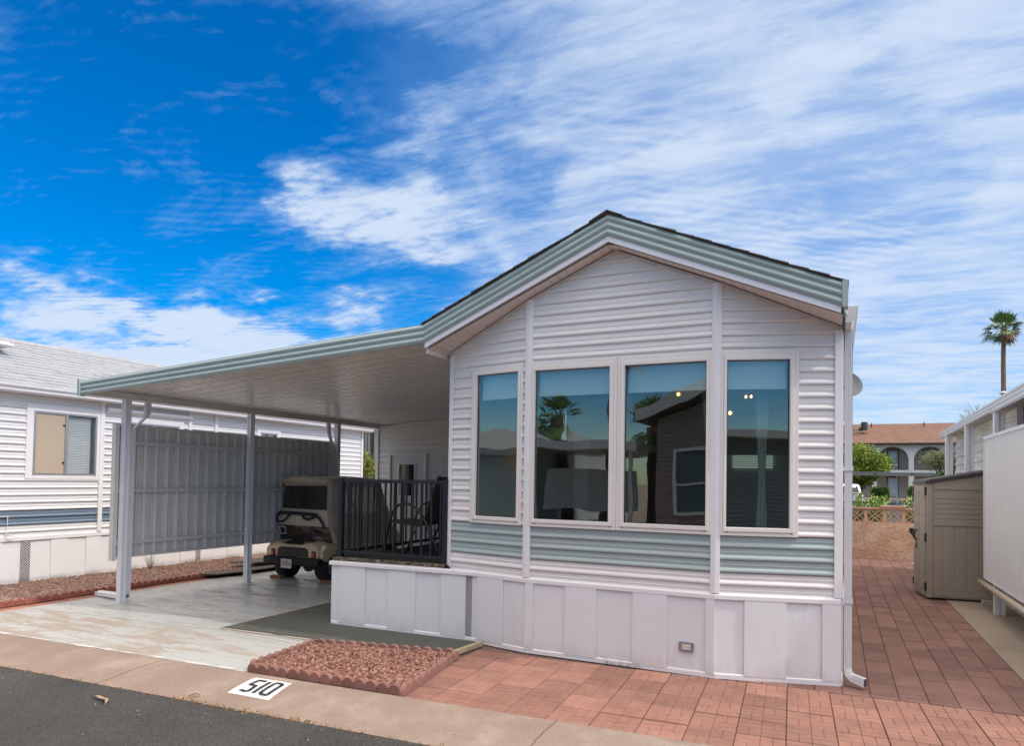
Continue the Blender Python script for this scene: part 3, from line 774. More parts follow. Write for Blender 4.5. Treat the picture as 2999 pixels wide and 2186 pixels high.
# windows
M_pane = glassy('window_glass', (.74, .84, .82), .16, (.86, .95, .90), wav=.04)
M_gasket = mat('gasket', (.03, .035, .035), .5, var=0)
M_blind = mat('roller_blind', (.80, .86, .86), .7, var=.02)
def fpt(fi, s, z, o):
    a, b = FAC[fi]; d = (b - a).normalized(); n = nrm(a, b); return Vector((a.x + d.x * s + n.x * o, a.y + d.y * s + n.y * o, z))
def window(fi, s0, s1, z0, z1, fl=.074, fr=.074, fb=.072, ft=.082):
    mb = MB()
    def ring(o_list):
        """o_list: (inset fraction 0..1 across the frame, offset)"""
        rings = []
        for t_, o in o_list:
            rings.append([fpt(fi, s0 + fl * t_, z0 + fb * t_, o), fpt(fi, s1 - fr * t_, z0 + fb * t_, o), fpt(fi, s1 - fr * t_, z1 - ft * t_, o), fpt(fi, s0 + fl * t_, z1 - ft * t_, o)])
        for a_, b_ in zip(rings, rings[1:]):
            for i in range(4):
                j_ = (i + 1) % 4; mb.add([a_[i], a_[j_], b_[j_], b_[i]], [(0, 1, 2, 3)])
    ring([(0, -.01), (0, .030), (.03, .033), (.42, .033), (.45, .030), (.47, .040), (.53, .043), (.93, .043), (.96, .040), (1.0, .012), (1.0, -.02)])
    w_ = mb.obj('window', M_vinyl, home)
    gk = MB()
    for a_, b_ in (((s0 + fl, z0 + fb), (s1 - fr, z0 + fb)), ((s0 + fl, z1 - ft), (s1 - fr, z1 - ft))):
        gk.bar(fpt(fi, a_[0], a_[1], .012), fpt(fi, b_[0], b_[1], .012), .012, .008)
    for a_ in (s0 + fl, s1 - fr): gk.bar(fpt(fi, a_, z0 + fb, .012), fpt(fi, a_, z1 - ft, .012), .012, .008, upv=(nrm(*FAC[fi]).x, nrm(*FAC[fi]).y, 0))
    gk.obj('gasket', M_gasket, w_)
    pn = MB(); pn.add([fpt(fi, s0 + fl, z0 + fb, .006), fpt(fi, s1 - fr, z0 + fb, .006), fpt(fi, s1 - fr, z1 - ft, .006), fpt(fi, s0 + fl, z1 - ft, .006)], [(0, 1, 2, 3)])
    pn.obj('pane', M_pane, w_)
    bl = MB(); bl.prism([fpt(fi, s0 + fl + .01, 2.47, -.05), fpt(fi, s1 - fr - .01, 2.47, -.05), fpt(fi, s1 - fr - .01, z1, -.05), fpt(fi, s0 + fl + .01, z1, -.05)], (nrm(*FAC[fi]) * -.004).to_3d())
    bl.prism([fpt(fi, s0 + fl + .01, 2.455, -.045), fpt(fi, s1 - fr - .01, 2.455, -.045), fpt(fi, s1 - fr - .01, 2.50, -.045), fpt(fi, s0 + fl + .01, 2.50, -.045)], (nrm(*FAC[fi]) * -.014).to_3d())
    bl.obj('roller_blind', M_blind, w_)
    wh = MB()
    for ss in (s0 + .055, s1 - .055):
        c_ = fpt(fi, ss, z0 + .028, .0335); wh.bar(c_ + Vector((-.006, 0, 0)), c_ + Vector((.006, 0, 0)), .004, .006)
    wh.obj('weep_hole', M_dark, w_)
window(0, sA[0], sA[1], WZ0, WZ1, fl=.068, fr=.052, ft=.074)
window(1, .032, .882, WZ0, WZ1, fl=.042, fr=.072)
window(1, .884, LB - .032, WZ0, WZ1, fl=.070, fr=.048)
window(2, sC[0] - .005, sC[1], WZ0, WZ1, fl=.05, fr=.072)

# skirting of the bay, panels laid in and out, belt moulding above
def skirt_run(a, b, cuts, vents=(), par=home, alt=0, zt=.672, bulge=0.0, m=M_skirt):
    """cuts: distances from a; vents: indices of perforated strips"""
    a = Vector(a); b = Vector(b); d = (b - a); L = d.length; d.normalize(); n = Vector((d.y, -d.x)); cs = [0] + list(cuts) + [L]
    for i in range(len(cs) - 1):
        o = .015 if (i + alt) % 2 else .0
        mb = MB(); N = 5; g = []
        for kx in range(N + 1):
            s = cs[i] + (cs[i + 1] - cs[i]) * kx / N; col_ = []
            for kz_ in range(5):
                z = .035 + (zt - .035) * kz_ / 4
                bo = bulge * math.sin(PI * kx / N) * math.sin(PI * kz_ / 4) * ((i * 37 % 5) / 4 - .2)
                col_.append((a.x + d.x * s + n.x * (o + bo), a.y + d.y * s + n.y * (o + bo), z))
            g.append(col_)
        for kx in range(N):
            for kz_ in range(4): mb.add([g[kx][kz_], g[kx + 1][kz_], g[kx + 1][kz_ + 1], g[kx][kz_ + 1]], [(0, 1, 2, 3)], sm=True)
        ea = [(g[-1][0]), (g[-1][0][0] - n.x * .014, g[-1][0][1] - n.y * .014, .035), (g[-1][4][0] - n.x * .014, g[-1][4][1] - n.y * .014, zt), g[-1][4]]
        mb.add(ea, [(0, 1, 2, 3)]); ea = [g[0][0], (g[0][0][0] - n.x * .014, g[0][0][1] - n.y * .014, .035), (g[0][4][0] - n.x * .014, g[0][4][1] - n.y * .014, zt), g[0][4]]
        mb.add(ea, [(3, 2, 1, 0)])
        # thin lap shadow edge
        mb.obj('vent_panel' if i in vents else 'skirt_panel', M_perf if i in vents else m, par)
    mb = MB(); th = .012
    mb.prism([(a.x - n.x * .02, a.y - n.y * .02, 0), (a.x + n.x * th, a.y + n.y * th, 0), (a.x + n.x * th, a.y + n.y * th, .038), (a.x + n.x * .006, a.y + n.y * .006, .043), (a.x - n.x * .02, a.y - n.y * .02, .043)], (b - a).to_3d())
    mb.obj('bottom_track', M_trim, par)
# perforated vent material: round dark holes in a staggered grid
mm = bpy.data.materials.new('perforated_vent'); mm.use_nodes = True; mm.node_tree.nodes.clear(); t = NT(mm.node_tree)
so = t.n('ShaderNodeSeparateXYZ', i={0: t.n('ShaderNodeTexCoord').outputs['Object']})
al = t.math('ADD', so.outputs[0], t.math('MULTIPLY', so.outputs[1], 1.0))
def dots(off):
    u = t.math('SUBTRACT', t.math('FRACT', t.math('ADD', t.math('MULTIPLY', al, 1 / .036), off)), .5); v = t.math('SUBTRACT', t.math('FRACT', t.math('ADD', t.math('MULTIPLY', so.outputs[2], 1 / .036), off)), .5)
    return t.math('SQRT', t.math('ADD', t.math('MULTIPLY', u, u), t.math('MULTIPLY', v, v)))
dd_ = t.math('MINIMUM', dots(0.0), dots(.5))
hole = t.math('LESS_THAN', dd_, .31)
bsn = t.n('ShaderNodeBsdfPrincipled', i={'Base Color': t.mix(hole, (.78, .77, .79, 1), (.012, .012, .013, 1)), 'Roughness': .45})
t.n('ShaderNodeOutputMaterial', i={0: bsn.outputs[0]})
M_perf = mm
SA = Vector((-3.335, 6.125)) ; sk = .012
SA = P0 + dA * ((-3.335 - P0.x) * kA)
nA_, nB_, nC_ = nrm(P0, P1), nrm(P1, P2), nrm(P2, P3)
skirt_run(SA + nA_ * sk, P1 + (nA_ + nB_) * sk * .5, [(x - SA.x) * kA for x in (-3.262, -2.94)], bulge=.006)
skirt_run(P1 + (nA_ + nB_) * sk * .5, P2 + (nB_ + nC_) * sk * .5, [x - P1.x for x in (-2.60, -2.277, -1.969, -1.632, -1.325, -1.0)], alt=1, bulge=.007)
skirt_run(P2 + (nB_ + nC_) * sk * .5, P3 + nC_ * sk, [(x - P2.x) * kC for x in (-.699, -.379, -.108)], alt=0, bulge=.010)
skirt_run((.04, 6.27), (.04, 16.3), [.3 * i for i in range(1, 33)], bulge=.006)
def belt(pts, par, z0=.664, z1=.716, out=.030):
    """folded cap moulding swept along the facets"""
    P = [Vector(p) for p in pts]; secs = []
    for i, p in enumerate(P):
        a = P[max(0, i - 1)]; b = P[min(len(P) - 1, i + 1)]
        n1 = nrm(a, p) if i > 0 else nrm(p, b); n2 = nrm(p, b) if i < len(P) - 1 else n1
        nm = (n1 + n2).normalized(); nm = nm / max(.5, nm.dot(n1))
        secs.append([(p.x + nm.x * o, p.y + nm.y * o, z) for o, z in ((-.01, z0 - .006), (out - .004, z0), (out, z0 + .004), (out, z1 - .016), (out - .005, z1 - .008), (-.01, z1))])
    mb = MB(); mb.loft(secs); return mb.obj('belt_moulding', M_trim, par)
belt([SA, P1, P2, P3, P3 + Vector((.002, 0))], home)
belt([(.035, 6.27), (.035, 16.3)], home)
# screw heads on the belt
mb = MB(); q = random.Random(2)
for fi in range(3):
    L_ = (LA, LB, LC)[fi]; s = .1
    while s < L_:
        if fi or s > .38:
            p = fpt(fi, s, .722, .018); mb.ball(p, .0055, 6)
        s += .33
mb.obj('screw', M_trim, home)
# electrical outlet on the skirting
mb = MB(); oy = P1.y - .022
mb.box(-1.222, -1.098, oy - .012, oy + .006, .200, .278); ou = mb.obj('outlet', mat('outlet_grey', (.20, .22, .25), .45), home, bevel=.004)
mb = MB(); mb.box(-1.197, -1.122, oy - .017, oy - .011, .215, .260); mb.obj('socket', mat('outlet_cream', (.66, .58, .50), .5), ou, bevel=.002)
mb = MB()
for cx in (-1.183, -1.137):
    for dx, dz, w_, h_ in ((-.006, .006, .003, .008), (-.006, -.006, .003, .008), (.006, 0, .005, .005)): mb.box(cx + dx, cx + dx + w_, oy - .0185, oy - .0165, .2375 + dz - h_ / 2, .2375 + dz + h_ / 2)
mb.obj('slot', M_dark, ou)

# ribbed fascia
def ribbed(mb, a, b, h0, h1, n, ribs=3, amp=.018):
    """sweep a ribbed profile from a to b; a and b are bottom points, h the height at each end"""
    a = Vector(a); b = Vector(b); n = Vector(n)
    pr = [(0, 0), (0, .006)]
    for r_ in range(ribs):
        for kx in range(9):
            t_ = kx / 8; pr.append(((r_ + .06 + .86 * t_) / ribs, .006 + amp * math.sin(PI * t_) ** .8))
    pr += [(1, .008), (1, -.02)]
    ra = [a + Vector((0, 0, h0 * t_)) + n * o for t_, o in pr]; rb = [b + Vector((0, 0, h1 * t_)) + n * o for t_, o in pr]
    fs = [(i, i + 1, len(pr) + i + 1, len(pr) + i) for i in range(len(pr) - 1)]
    mb.add(ra + rb, fs, sm=False)
FY = 5.80; KX = -3.765; PKX = -1.85; RX = .035
FB = lambda x: 3.843 - .432 * abs(x - PKX)
mb = MB(); ribbed(mb, (KX, FY, FB(KX)), (PKX, FY, FB(PKX)), .188, .190, (0, -1, 0)); ribbed(mb, (PKX, FY, FB(PKX)), (RX, FY, FB(RX)), .190, .190, (0, -1, 0))
mb.obj('fascia', M_green, home)
mb = MB(); mb.prism([(RX, FY - .030, FB(RX) - .012), (RX + .04, FY - .028, FB(RX) - .012), (RX + .04, FY + .10, FB(RX) - .012), (RX, FY + .10, FB(RX) - .012)], (0, 0, .208))
mb.prism([(RX + .012, FY + .02, FB(RX) - .075), (RX + .035, FY + .02, FB(RX) - .075), (RX + .038, FY + .08, FB(RX) - .01), (RX + .008, FY - .02, FB(RX) - .012)], (0, .03, 0)); mb.obj('fascia_end_cap', M_green, home)
# white sub fascia and soffit
mb = MB()
SB = lambda x: 3.790 - .432 * abs(x - PKX)
for xa, xb in ((KX + .01, PKX), (PKX, .028)):
    mb.add([(xa, FY + .004, SB(xa)), (xb, FY + .004, SB(xb)), (xb, FY + .004, SB(xb) + .07), (xa, FY + .004, SB(xa) + .07), (xa, FY + .03, SB(xa)), (xb, FY + .03, SB(xb))], [(0, 1, 2, 3), (1, 0, 4, 5)])
mb.prism([(KX + .006, FY + .003, SB(KX)), (KX + .08, FY + .003, SB(KX + .08)), (KX + .08, FY + .003, SB(KX) + .06), (KX + .006, FY + .003, SB(KX) + .06)], (0, .02, 0))
mb.obj('sub_fascia', mat('fascia_white', (.80, .80, .83), .35, var=.02), home)
mb = MB()
SF = lambda x: 3.776 - .432 * abs(x - (PKX + .02))
N = 46
for i in range(N):
    xa = KX + .02 + (.04 - KX - .02) * i / N; xb = KX + .02 + (.04 - KX - .02) * (i + .93) / N; xc = KX + .02 + (.04 - KX - .02) * (i + 1) / N
    for (p, r_, dz) in ((xa, xb, 0), (xb, xc, .004)):
        mb.add([(p, FY + .028, SF(p) + dz), (r_, FY + .028, SF(r_) + dz), (r_, 6.33, SF(r_) + dz), (p, 6.33, SF(p) + dz)], [(0, 1, 2, 3)])
mb.add([(.041, FY + .03, SF(.04)), (.041, 6.33, SF(.04)), (.041, 6.33, 3.16), (.041, FY + .03, 3.16)], [(0, 1, 2, 3)])
mb.obj('soffit', M_soffit, home)
# J-channel along the gable top of each facet
mb = MB()
for fi in range(3):
    a, b = FAC[fi]
    pts = [a, b]
    if fi == 1: pts = [a, Vector((-1.83, 6.0)), b]
    for u_, v_ in zip(pts, pts[1:]):
        n_ = nrm(a, b); mb.bar((u_.x + n_.x * .014, u_.y + n_.y * .014, gab(u_.x, 0) - .012), (v_.x + n_.x * .014, v_.y + n_.y * .014, gab(v_.x, 0) - .012), .026, .020)
mb.obj('channel', mat('channel', (.60, .56, .53), .5), home)
# shingled roof, course by course
mb = MB(); q = random.Random(8); RT = lambda x: 4.037 - .432 * abs(x - PKX)
for side in (-1, 1):
    x_e = KX - .03 if side < 0 else RX + .045; n_ = 13
    for i in range(n_):
        xa = PKX + (x_e - PKX) * i / n_; xb = PKX + (x_e - PKX) * (i + 1.12) / n_ if i < n_ - 1 else x_e; j_ = q.uniform(-.010, .012); li = q.uniform(.009, .014)
        za, zb = RT(xa), RT(xb)
        mb.prism([(xa, FY - .035 + j_, za + .001), (xa, FY - .035 + j_, za + .009), (xb, FY - .035 + j_, zb + li + .006), (xb, FY - .035 + j_, zb + .003)], (0, 10.6 - j_, 0), tone=q.random())
mb.prism([(PKX - .14, FY - .04, RT(PKX - .14) + .012), (PKX, FY - .045, RT(PKX) + .012), (PKX + .14, FY - .04, RT(PKX + .14) + .012), (PKX + .14, FY - .04, RT(PKX + .14) + .021), (PKX, FY - .045, RT(PKX) + .024), (PKX - .14, FY - .04, RT(PKX - .14) + .021)], (0, 10.6, 0))
mb.obj('roof', M_shingle, home)
mb = MB(); mb.add([(KX, FY + .0, RT(KX)), (PKX, FY, RT(PKX)), (PKX, 16.4, RT(PKX)), (KX, 16.4, RT(KX))], [(0, 1, 2, 3)]); mb.add([(RX, FY, RT(RX)), (PKX, FY, RT(PKX)), (PKX, 16.4, RT(PKX)), (RX, 16.4, RT(RX))], [(3, 2, 1, 0)]); mb.obj('roof_deck', M_soffit, home)
mb = MB()
for xa, xb in ((KX + .03, PKX), (PKX, .03)): mb.prism([(xa, FY + .05, SF(xa) + .02), (xb, FY + .05, SF(xb) + .02), (xb, FY + .05, RT(xb) - .02), (xa, FY + .05, RT(xa) - .02)], (0, .50, 0))
mb.prism([(KX + .01, FY + .03, SF(KX) - .03), (KX + .03, FY + .03, SF(KX) - .03), (KX + .03, FY + .03, RT(KX) - .01), (KX + .01, FY + .03, RT(KX) - .01)], (0, 5.5, 0))
mb.obj('eave_blocking', M_soffit, home)
# right gutter, downspout and its straps
M_gut = mat('gutter_white', (.70, .71, .72), .35, var=.03)
mb = MB(); gp = [(.062, 2.935), (.105, 2.935), (.118, 2.965), (.118, 2.99), (.140, 3.02), (.142, 3.052), (.150, 3.056), (.150, 3.066), (.136, 3.066), (.132, 3.02), (.108, 2.988), (.10, 2.945), (.066, 2.945), (.066, 3.075), (.058, 3.075)]
mb.prism([(x, 5.98, z) for x, z in gp], (0, 10.4, 0)); mb.prism([(.060, 5.975, 2.935), (.105, 5.975, 2.935), (.118, 5.975, 2.965), (.142, 5.975, 3.02), (.145, 5.975, 3.06), (.060, 5.975, 3.065)], (0, .006, 0)); mb.obj('gutter', M_gut, home)
def ribbed_pipe(mb, secs, ribs=4):
    """secs: (centre, half_w vector, half_d vector) - rectangular pipe with grooved faces"""
    rows = []
    for c, a, b in secs:
        c = Vector(c); a = Vector(a); b = Vector(b); ring = []
        for f_, (u, v) in enumerate(((a, b), (b, -a), (-a, -b), (-b, a))):
            # face centre at v side: run from -u+v to u+v
            for i in range(ribs):
                for t_, o in ((i / ribs, 1.0), ((i + .35) / ribs, 1.0), ((i + .45) / ribs, .90), ((i + .9) / ribs, .90)):
                    ring.append(c + u * (-.92 + 1.84 * t_) - v * 0 + v * o)
        rows.append(ring)
    mb.loft(rows); return mb
mb = MB(); dsx, dsy = .088, 6.30
X_, Y_ = Vector((.030, 0, 0)), Vector((0, -.024, 0))
ribbed_pipe(mb, [((dsx, dsy, 2.945), X_, Y_), ((dsx, dsy, .19), X_, Y_), ((dsx, dsy, .150), X_, Y_), ((dsx + .006, dsy - .012, .105), Vector((.030, -.004, .012)), Y_), ((dsx + .035, dsy - .03, .078), Vector((.012, -.006, .030)), Vector((-.008, -.026, 0))), ((dsx + .125, dsy - .075, .060), Vector((0, 0, .034)), Vector((-.012, -.027, 0)))])
dsp = mb.obj('downspout', M_gut, home)
mb = MB(); p_ = Vector((dsx + .1262, dsy - .0756, .060)); mb.add([p_ + Vector((-.011, -.025, .030)), p_ + Vector((.011, .025, .030)), p_ + Vector((.011, .025, -.030)), p_ + Vector((-.011, -.025, -.030))], [(0, 1, 2, 3)]); mb.obj('outlet_opening', mat('opening_dark', (.05, .05, .06), .6), dsp)
for z in (1.785, .695):
    mb = MB(); mb.bar((dsx - .05, dsy - .030, z), (dsx + .034, dsy - .030, z), .004, .036); mb.bar((dsx + .034, dsy - .03, z), (dsx + .034, dsy + .03, z), .004, .036)
    mb.prism([(dsx - .05, dsy - .034, z - .018), (dsx - .085, dsy - .036, z + .0), (dsx - .05, dsy - .034, z + .018)], (0, .004, 0)); mb.obj('strap', M_gut, dsp)
# interior, seen through the glass
BWX0, BWX1, BWZ0, BWZ1 = -1.53, -.92, 1.90, 2.27
M_in = mat('interior_wall', (.55, .60, .60), .9, var=.05); M_floor = mat('interior_floor', (.22, .17, .13), .6, var=.2)
mb = MB(); iy0, iy1 = 6.36, 11.6
mb.add([(-3.58, iy1, .72), (-.05, iy1, .72), (-.05, iy1, 3.3), (-3.58, iy1, 3.3)], [(0, 1, 2, 3)])
mb.add([(-3.6, 6.24, .72), (-3.6, iy1, .72), (-3.6, iy1, 2.98), (-3.6, 6.24, 2.98)], [(0, 1, 2, 3)]); mb.add([(-.03, 6.3, .72), (-.03, iy1, .72), (-.03, iy1, 2.98), (-.03, 6.3, 2.98)], [(0, 1, 2, 3)])
mb.add([(-3.6, 6.30, 2.98), (PKX, 6.30, 3.4), (PKX, iy1, 3.4), (-3.6, iy1, 2.98)], [(0, 1, 2, 3)]); mb.add([(-.03, 6.30, 2.98), (PKX, 6.30, 3.4), (PKX, iy1, 3.4), (-.03, iy1, 2.98)], [(0, 1, 2, 3)])
mb.obj('interior_wall', M_in, home)
mb = MB(); mb.add([(-3.6, 6.22, .74), (P1.x, 6.03, .74), (P2.x, 6.03, .74), (-.03, 6.28, .74), (-.03, iy1, .74), (-3.6, iy1, .74)], [(0, 1, 2, 3, 4, 5)]); mb.obj('interior_floor', M_floor, home)
# curtains at the sides of the bay
M_cur = mat('curtain', (.42, .50, .48), .9, var=.05)
for x0, x1, y0, y1 in ((-2.86, -2.60, 6.22, 6.18), (-3.50, -3.42, 6.36, 6.30), (-1.10, -.84, 6.16, 6.20), (-.66, -.52, 6.30, 6.34)):
    mb = MB(); N = 28; pr = []
    for i in range(N + 1):
        t_ = i / N; pr.append((x0 + (x1 - x0) * t_, y0 + (y1 - y0) * t_ + .018 * math.sin(t_ * 22)))
    mb.add([(x, y, .80) for x, y in pr] + [(x * .35 + (x0 + x1) / 2 * .65, y, 1.7) for x, y in pr] + [(x, y, 2.7) for x, y in pr], [(i, i + 1, N + 2 + i, N + 1 + i) for i in range(N)] + [(N + 1 + i, N + 2 + i, 2 * N + 3 + i, 2 * N + 2 + i) for i in range(N)], sm=True)
    mb.obj('curtain', M_cur, home)
# a lean interior partition and cabinets
mb = MB(); mb.box(-3.55, -2.5, 9.9, 10.0, .74, 2.9); mb.box(-3.1, -2.9, 8.4, 9.9, .74, 2.6); mb.obj('partition', M_in, home)
mb = MB(); mb.box(-2.2, -1.2, 10.6, 11.5, .74, 1.65); mb.box(-2.3, -.1, 11.2, 11.55, 2.1, 2.75); mb.obj('cabinet', mat('cabinet', (.16, .17, .18), .5), home)
M_pw = emis('back_window_light', (.42, .50, .42), .55)
mb = MB(); mb.box(BWX0, BWX1, 11.56, 11.59, BWZ0, BWZ1); mb.obj('back_window', M_pw, home)
mb = MB()
for k_ in range(9): mb.box(BWX0, BWX1, 11.55, 11.558, BWZ0 + .03 + k_ * .035, BWZ0 + .038 + k_ * .035)
mb.obj('back_blind', M_gasket, home)
mb = MB(); mb.prism([(-3.592, 9.16, 2.24), (-3.592, 9.38, 2.24), (-3.592, 9.38, 2.66), (-3.592, 9.30, 2.66), (-3.592, 9.27, 2.5), (-3.592, 9.31, 2.4), (-3.592, 9.24, 2.32)], (-.004, 0, 0)); lg_ = mb.obj('leaded_glass', emis('leaded_light', (.45, .62, .70), .42), home)
mb = MB()
for cz_ in (2.42, 2.52, 2.60): mb.tube([(-3.585, 9.24 + .05 * math.cos(a_), cz_ + .06 * math.sin(a_)) for a_ in [2 * PI * i / 12 for i in range(13)]], .006, 4)
for yy_ in (9.16, 9.38): mb.tube([(-3.585, yy_, 2.22), (-3.585, yy_, 2.68)], .006, 4)
mb.obj('lead_pattern', mat('lead_pale', (.6, .66, .68), .5), lg_)

# lamps inside
M_bulb = emis('bulb', (1.0, .50, .16), 7.0)
M_globe = glassy('globe_glass', (.96, .94, .9), .05)
M_brass = mat('brass', (.35, .25, .12), .35, metal=.9, var=0)
def pendant(x, y, z, r, label, ceil=3.2, grp='pendant lamps inside the bay room'):
    t_ = thing('pendant_lamp', (x, y, z), label, 'lamp', grp)
    mb = MB(); mb.tube([(x, y, z + r * 1.05), (x, y, ceil)], .004, 6); mb.obj('cord', M_black, t_)
    mb = MB(); mb.lathe([(.001, .04), (.018, .036), (.02, 0), (.001, -.002)], (x, y, z + r * .98), seg=12); mb.obj('cap', M_brass, t_)
    mb = MB(); mb.ball((x, y, z), r, 20); mb.obj('glass_shade', M_globe, t_)
    mb = MB(); mb.ball((x - .012, y, z), (.018, .018, .024), 10); mb.obj('bulb', M_bulb, t_)
pendant(-1.766, 8.5, 2.742, .075, 'round glass pendant lamp lit inside the third window from the left', 3.25)
pendant(-1.146, 8.5, 2.492, .05, 'left small lit pendant lamp low inside the rightmost front window', 3.1)
pendant(-.779, 8.5, 2.49, .05, 'right small lit pendant lamp low inside the rightmost front window', 3.0)
pendant(-4.069 + .66, 7.6, 1.90, .04, 'small lit lamp seen low inside the leftmost front window', 2.95)
ch = thing('ceiling_lamp', (-.949, 8.5, 2.72), 'open wire lantern lamp with two lit bulbs high inside the rightmost front window', 'lamp')
mb = MB(); c_ = Vector((-.949, 8.5, 2.68)); top_ = c_ + Vector((0, 0, .16)); ring_ = [c_ + Vector((.09 * math.cos(a), .09 * math.sin(a), -.03)) for a in [i * PI / 4 for i in range(8)]]
for i in range(8): mb.tube([top_, ring_[i]], .003, 4); mb.tube([ring_[i], ring_[(i + 1) % 8]], .003, 4)
mb.tube([top_, top_ + Vector((0, 0, .3))], .004, 5); mb.obj('wire_frame', M_brass, ch)
for dx in (-.028, .03):
    mb = MB(); mb.ball((c_.x + dx, c_.y, c_.z + .0), (.014, .014, .02), 8); mb.obj('bulb', M_bulb, ch)
# satellite dish behind the downspout
ds = thing('satellite_dish', (.10, 10.0, 2.6), 'grey satellite dish peeking out behind the white downspout', 'satellite dish')
mb = MB(); c_ = Vector((.10, 10.0, 2.965)); ax = Vector((.35, -.85, .45)).normalized()
mb.lathe([(.0, .0), (.06, .002), (.12, .012), (.17, .028), (.20, .045), (.203, .045), (.17, .022), (.10, .002), (0, -.008)], c_ , ax, 32); mb.obj('dish', mat('dish_grey', (.13, .14, .145), .5), ds)
mb = MB(); mb.tube([c_, (.06, 10.05, 2.85), (.05, 10.1, 2.5)], .016, 8); mb.tube([c_ - ax * -.02 + Vector((0, 0, -.2)), c_ + ax * .25 + Vector((0, 0, -.08))], .008, 6); mb.obj('mount', mat('dish_mount', (.3, .31, .32), .5), ds)

# ------------------------------------------------------------------ porch deck, railing
deck = thing('porch_deck', (-4.3, 8, 0), 'raised porch with white skirting left of the bay front', 'porch')
DA, DB = Vector((-5.085, 6.07)), Vector((-3.30, 6.125))
M_deckc = mat('deck_carpet', (.018, .024, .018), .95, var=.2, bump=.6, bscale=200)
mb = MB(); mb.prism([(-5.10, 6.085, .70), (-3.62, 6.15, .70), (-3.67, 6.2, .70), (-3.67, 10.95, .70), (-5.10, 10.95, .70)], (0, 0, .035)); mb.obj('deck_floor', M_deckc, deck)
mb = MB(); q = random.Random(6)
mb.prism([(-5.10, 6.06, .716), (-3.68, 6.125, .716), (-3.68, 6.15, .752), (-5.10, 6.085, .752)], (0, .03, 0))
fr = mb.obj('floor_edge', mat('worn_edge', (.05, .048, .035), .95, var=.4, vscale=18, col2=(.20, .155, .11), c2scale=24, c2lo=.48, c2hi=.6), deck)
skirt_run(DA, DB, [x + 5.085 for x in (-4.98, -4.641, -4.34, -4.002, -3.692, -3.405)], vents=(6,), par=deck, bulge=.003)
skirt_run((-5.085, 10.95), (-5.085, 6.07), [.3 * i for i in range(1, 16)], par=deck)
belt([(-5.085, 10.9), (-5.085, 6.07), DB], deck)
rail = thing('porch_railing', (-4.4, 6.15, .73), 'black metal railing round the raised porch', 'railing')
ry = lambda x: 6.145 + .04 * (x + 5.05)
ZT, ZB = 1.605, .805
def post(x, y, w_=.056, z1=1.632, z0=.74):
    mb = MB(); mb.box(x - w_ / 2, x + w_ / 2, y - w_ / 2, y + w_ / 2, z0, z1); mb.box(x - w_ / 2 - .004, x + w_ / 2 + .004, y - w_ / 2 - .004, y + w_ / 2 + .004, z1 - .012, z1 + .003); mb.obj('post', M_black, rail, bevel=.003)
    mb = MB(); mb.box(x - .05, x + .05, y - .05, y + .05, .737, .748); mb.obj('post_foot', M_black, rail)
post(-5.045, ry(-5.045)); post(-3.708, ry(-3.708), .056, 1.628, .74); post(-5.045, 8.35)
mb = MB(); mb.bar((-5.10, ry(-5.1), ZT), (-3.70, ry(-3.7), ZT), .038, .036); mb.obj('top_rail', M_black, rail, bevel=.004)
mb = MB(); mb.bar((-5.10, ry(-5.1), ZB), (-3.70, ry(-3.7), ZB), .030, .034); mb.obj('bottom_rail', M_black, rail, bevel=.003)
for z, n_ in ((ZT, 'top_rail'), (ZB, 'bottom_rail')):
    mb = MB(); mb.bar((-5.045, 6.15, z), (-5.045, 8.35, z), .038, .036); mb.obj(n_, M_black, rail, bevel=.004)
for i in range(11):
    x = -4.923 + i * (1.20 / 10.4); mb = MB(); mb.box(x - .009, x + .009, ry(x) - .009, ry(x) + .009, ZB, ZT); mb.obj('baluster', M_black, rail)
for i in range(18):
    y = 6.27 + i * .1165; mb = MB(); mb.box(-5.054, -5.036, y - .009, y + .009, ZB, ZT); mb.obj('baluster', M_black, rail)

# patio chair on the deck (arched arms, sling seat), facing left
chair = thing('patio_chair', (-4.35, 6.95, .737), 'dark brown sling patio chair with arched arms on the porch', 'chair')
M_ch = mat('chair_frame', (.035, .028, .024), .4, var=.05); M_sl = mat('chair_sling', (.05, .04, .034), .85, var=.08, bump=.3, bscale=150)
DZ = .737
for sy in (6.68, 7.22):
    # one hoop: front foot, up over as the armrest, down to the back foot
    hoop = [(-4.86, DZ), (-4.82, DZ + .18), (-4.78, DZ + .36), (-4.73, DZ + .50), (-4.66, DZ + .585), (-4.57, DZ + .615), (-4.47, DZ + .60), (-4.36, DZ + .53), (-4.26, DZ + .40), (-4.18, DZ + .24), (-4.11, DZ + .10), (-4.07, DZ)]
    mb = MB(); mb.tube([(x, sy, z) for x, z in hoop], .018 if sy < 7 else .012, 8); mb.obj('arm_leg', M_ch, chair)
    mb = MB(); mb.tube([(x, sy + (.03 if sy < 7 else -.03), z) for x, z in ((-4.82, DZ + .40), (-4.6, DZ + .375), (-4.38, DZ + .355), (-4.31, DZ + .40), (-4.24, DZ + .62), (-4.13, DZ + .92), (-4.10, DZ + .935))], .012, 8); mb.obj('side_rail', M_ch, chair)
    mb = MB(); mb.tube([(-4.40, sy + (.02 if sy < 7 else -.02), DZ + .35), (-4.55, sy, DZ)], .012, 8); mb.obj('rear_leg', M_ch, chair)
mb = MB(); rows = []
for x, z in ((-4.84, DZ + .385), (-4.80, DZ + .40), (-4.6, DZ + .365), (-4.40, DZ + .35), (-4.33, DZ + .38)): rows.append([(x, 6.71, z), (x, 7.19, z), (x, 7.19, z + .008), (x, 6.71, z + .008)])
mb.loft(rows); mb.obj('seat', M_sl, chair)
mb = MB(); rows = []
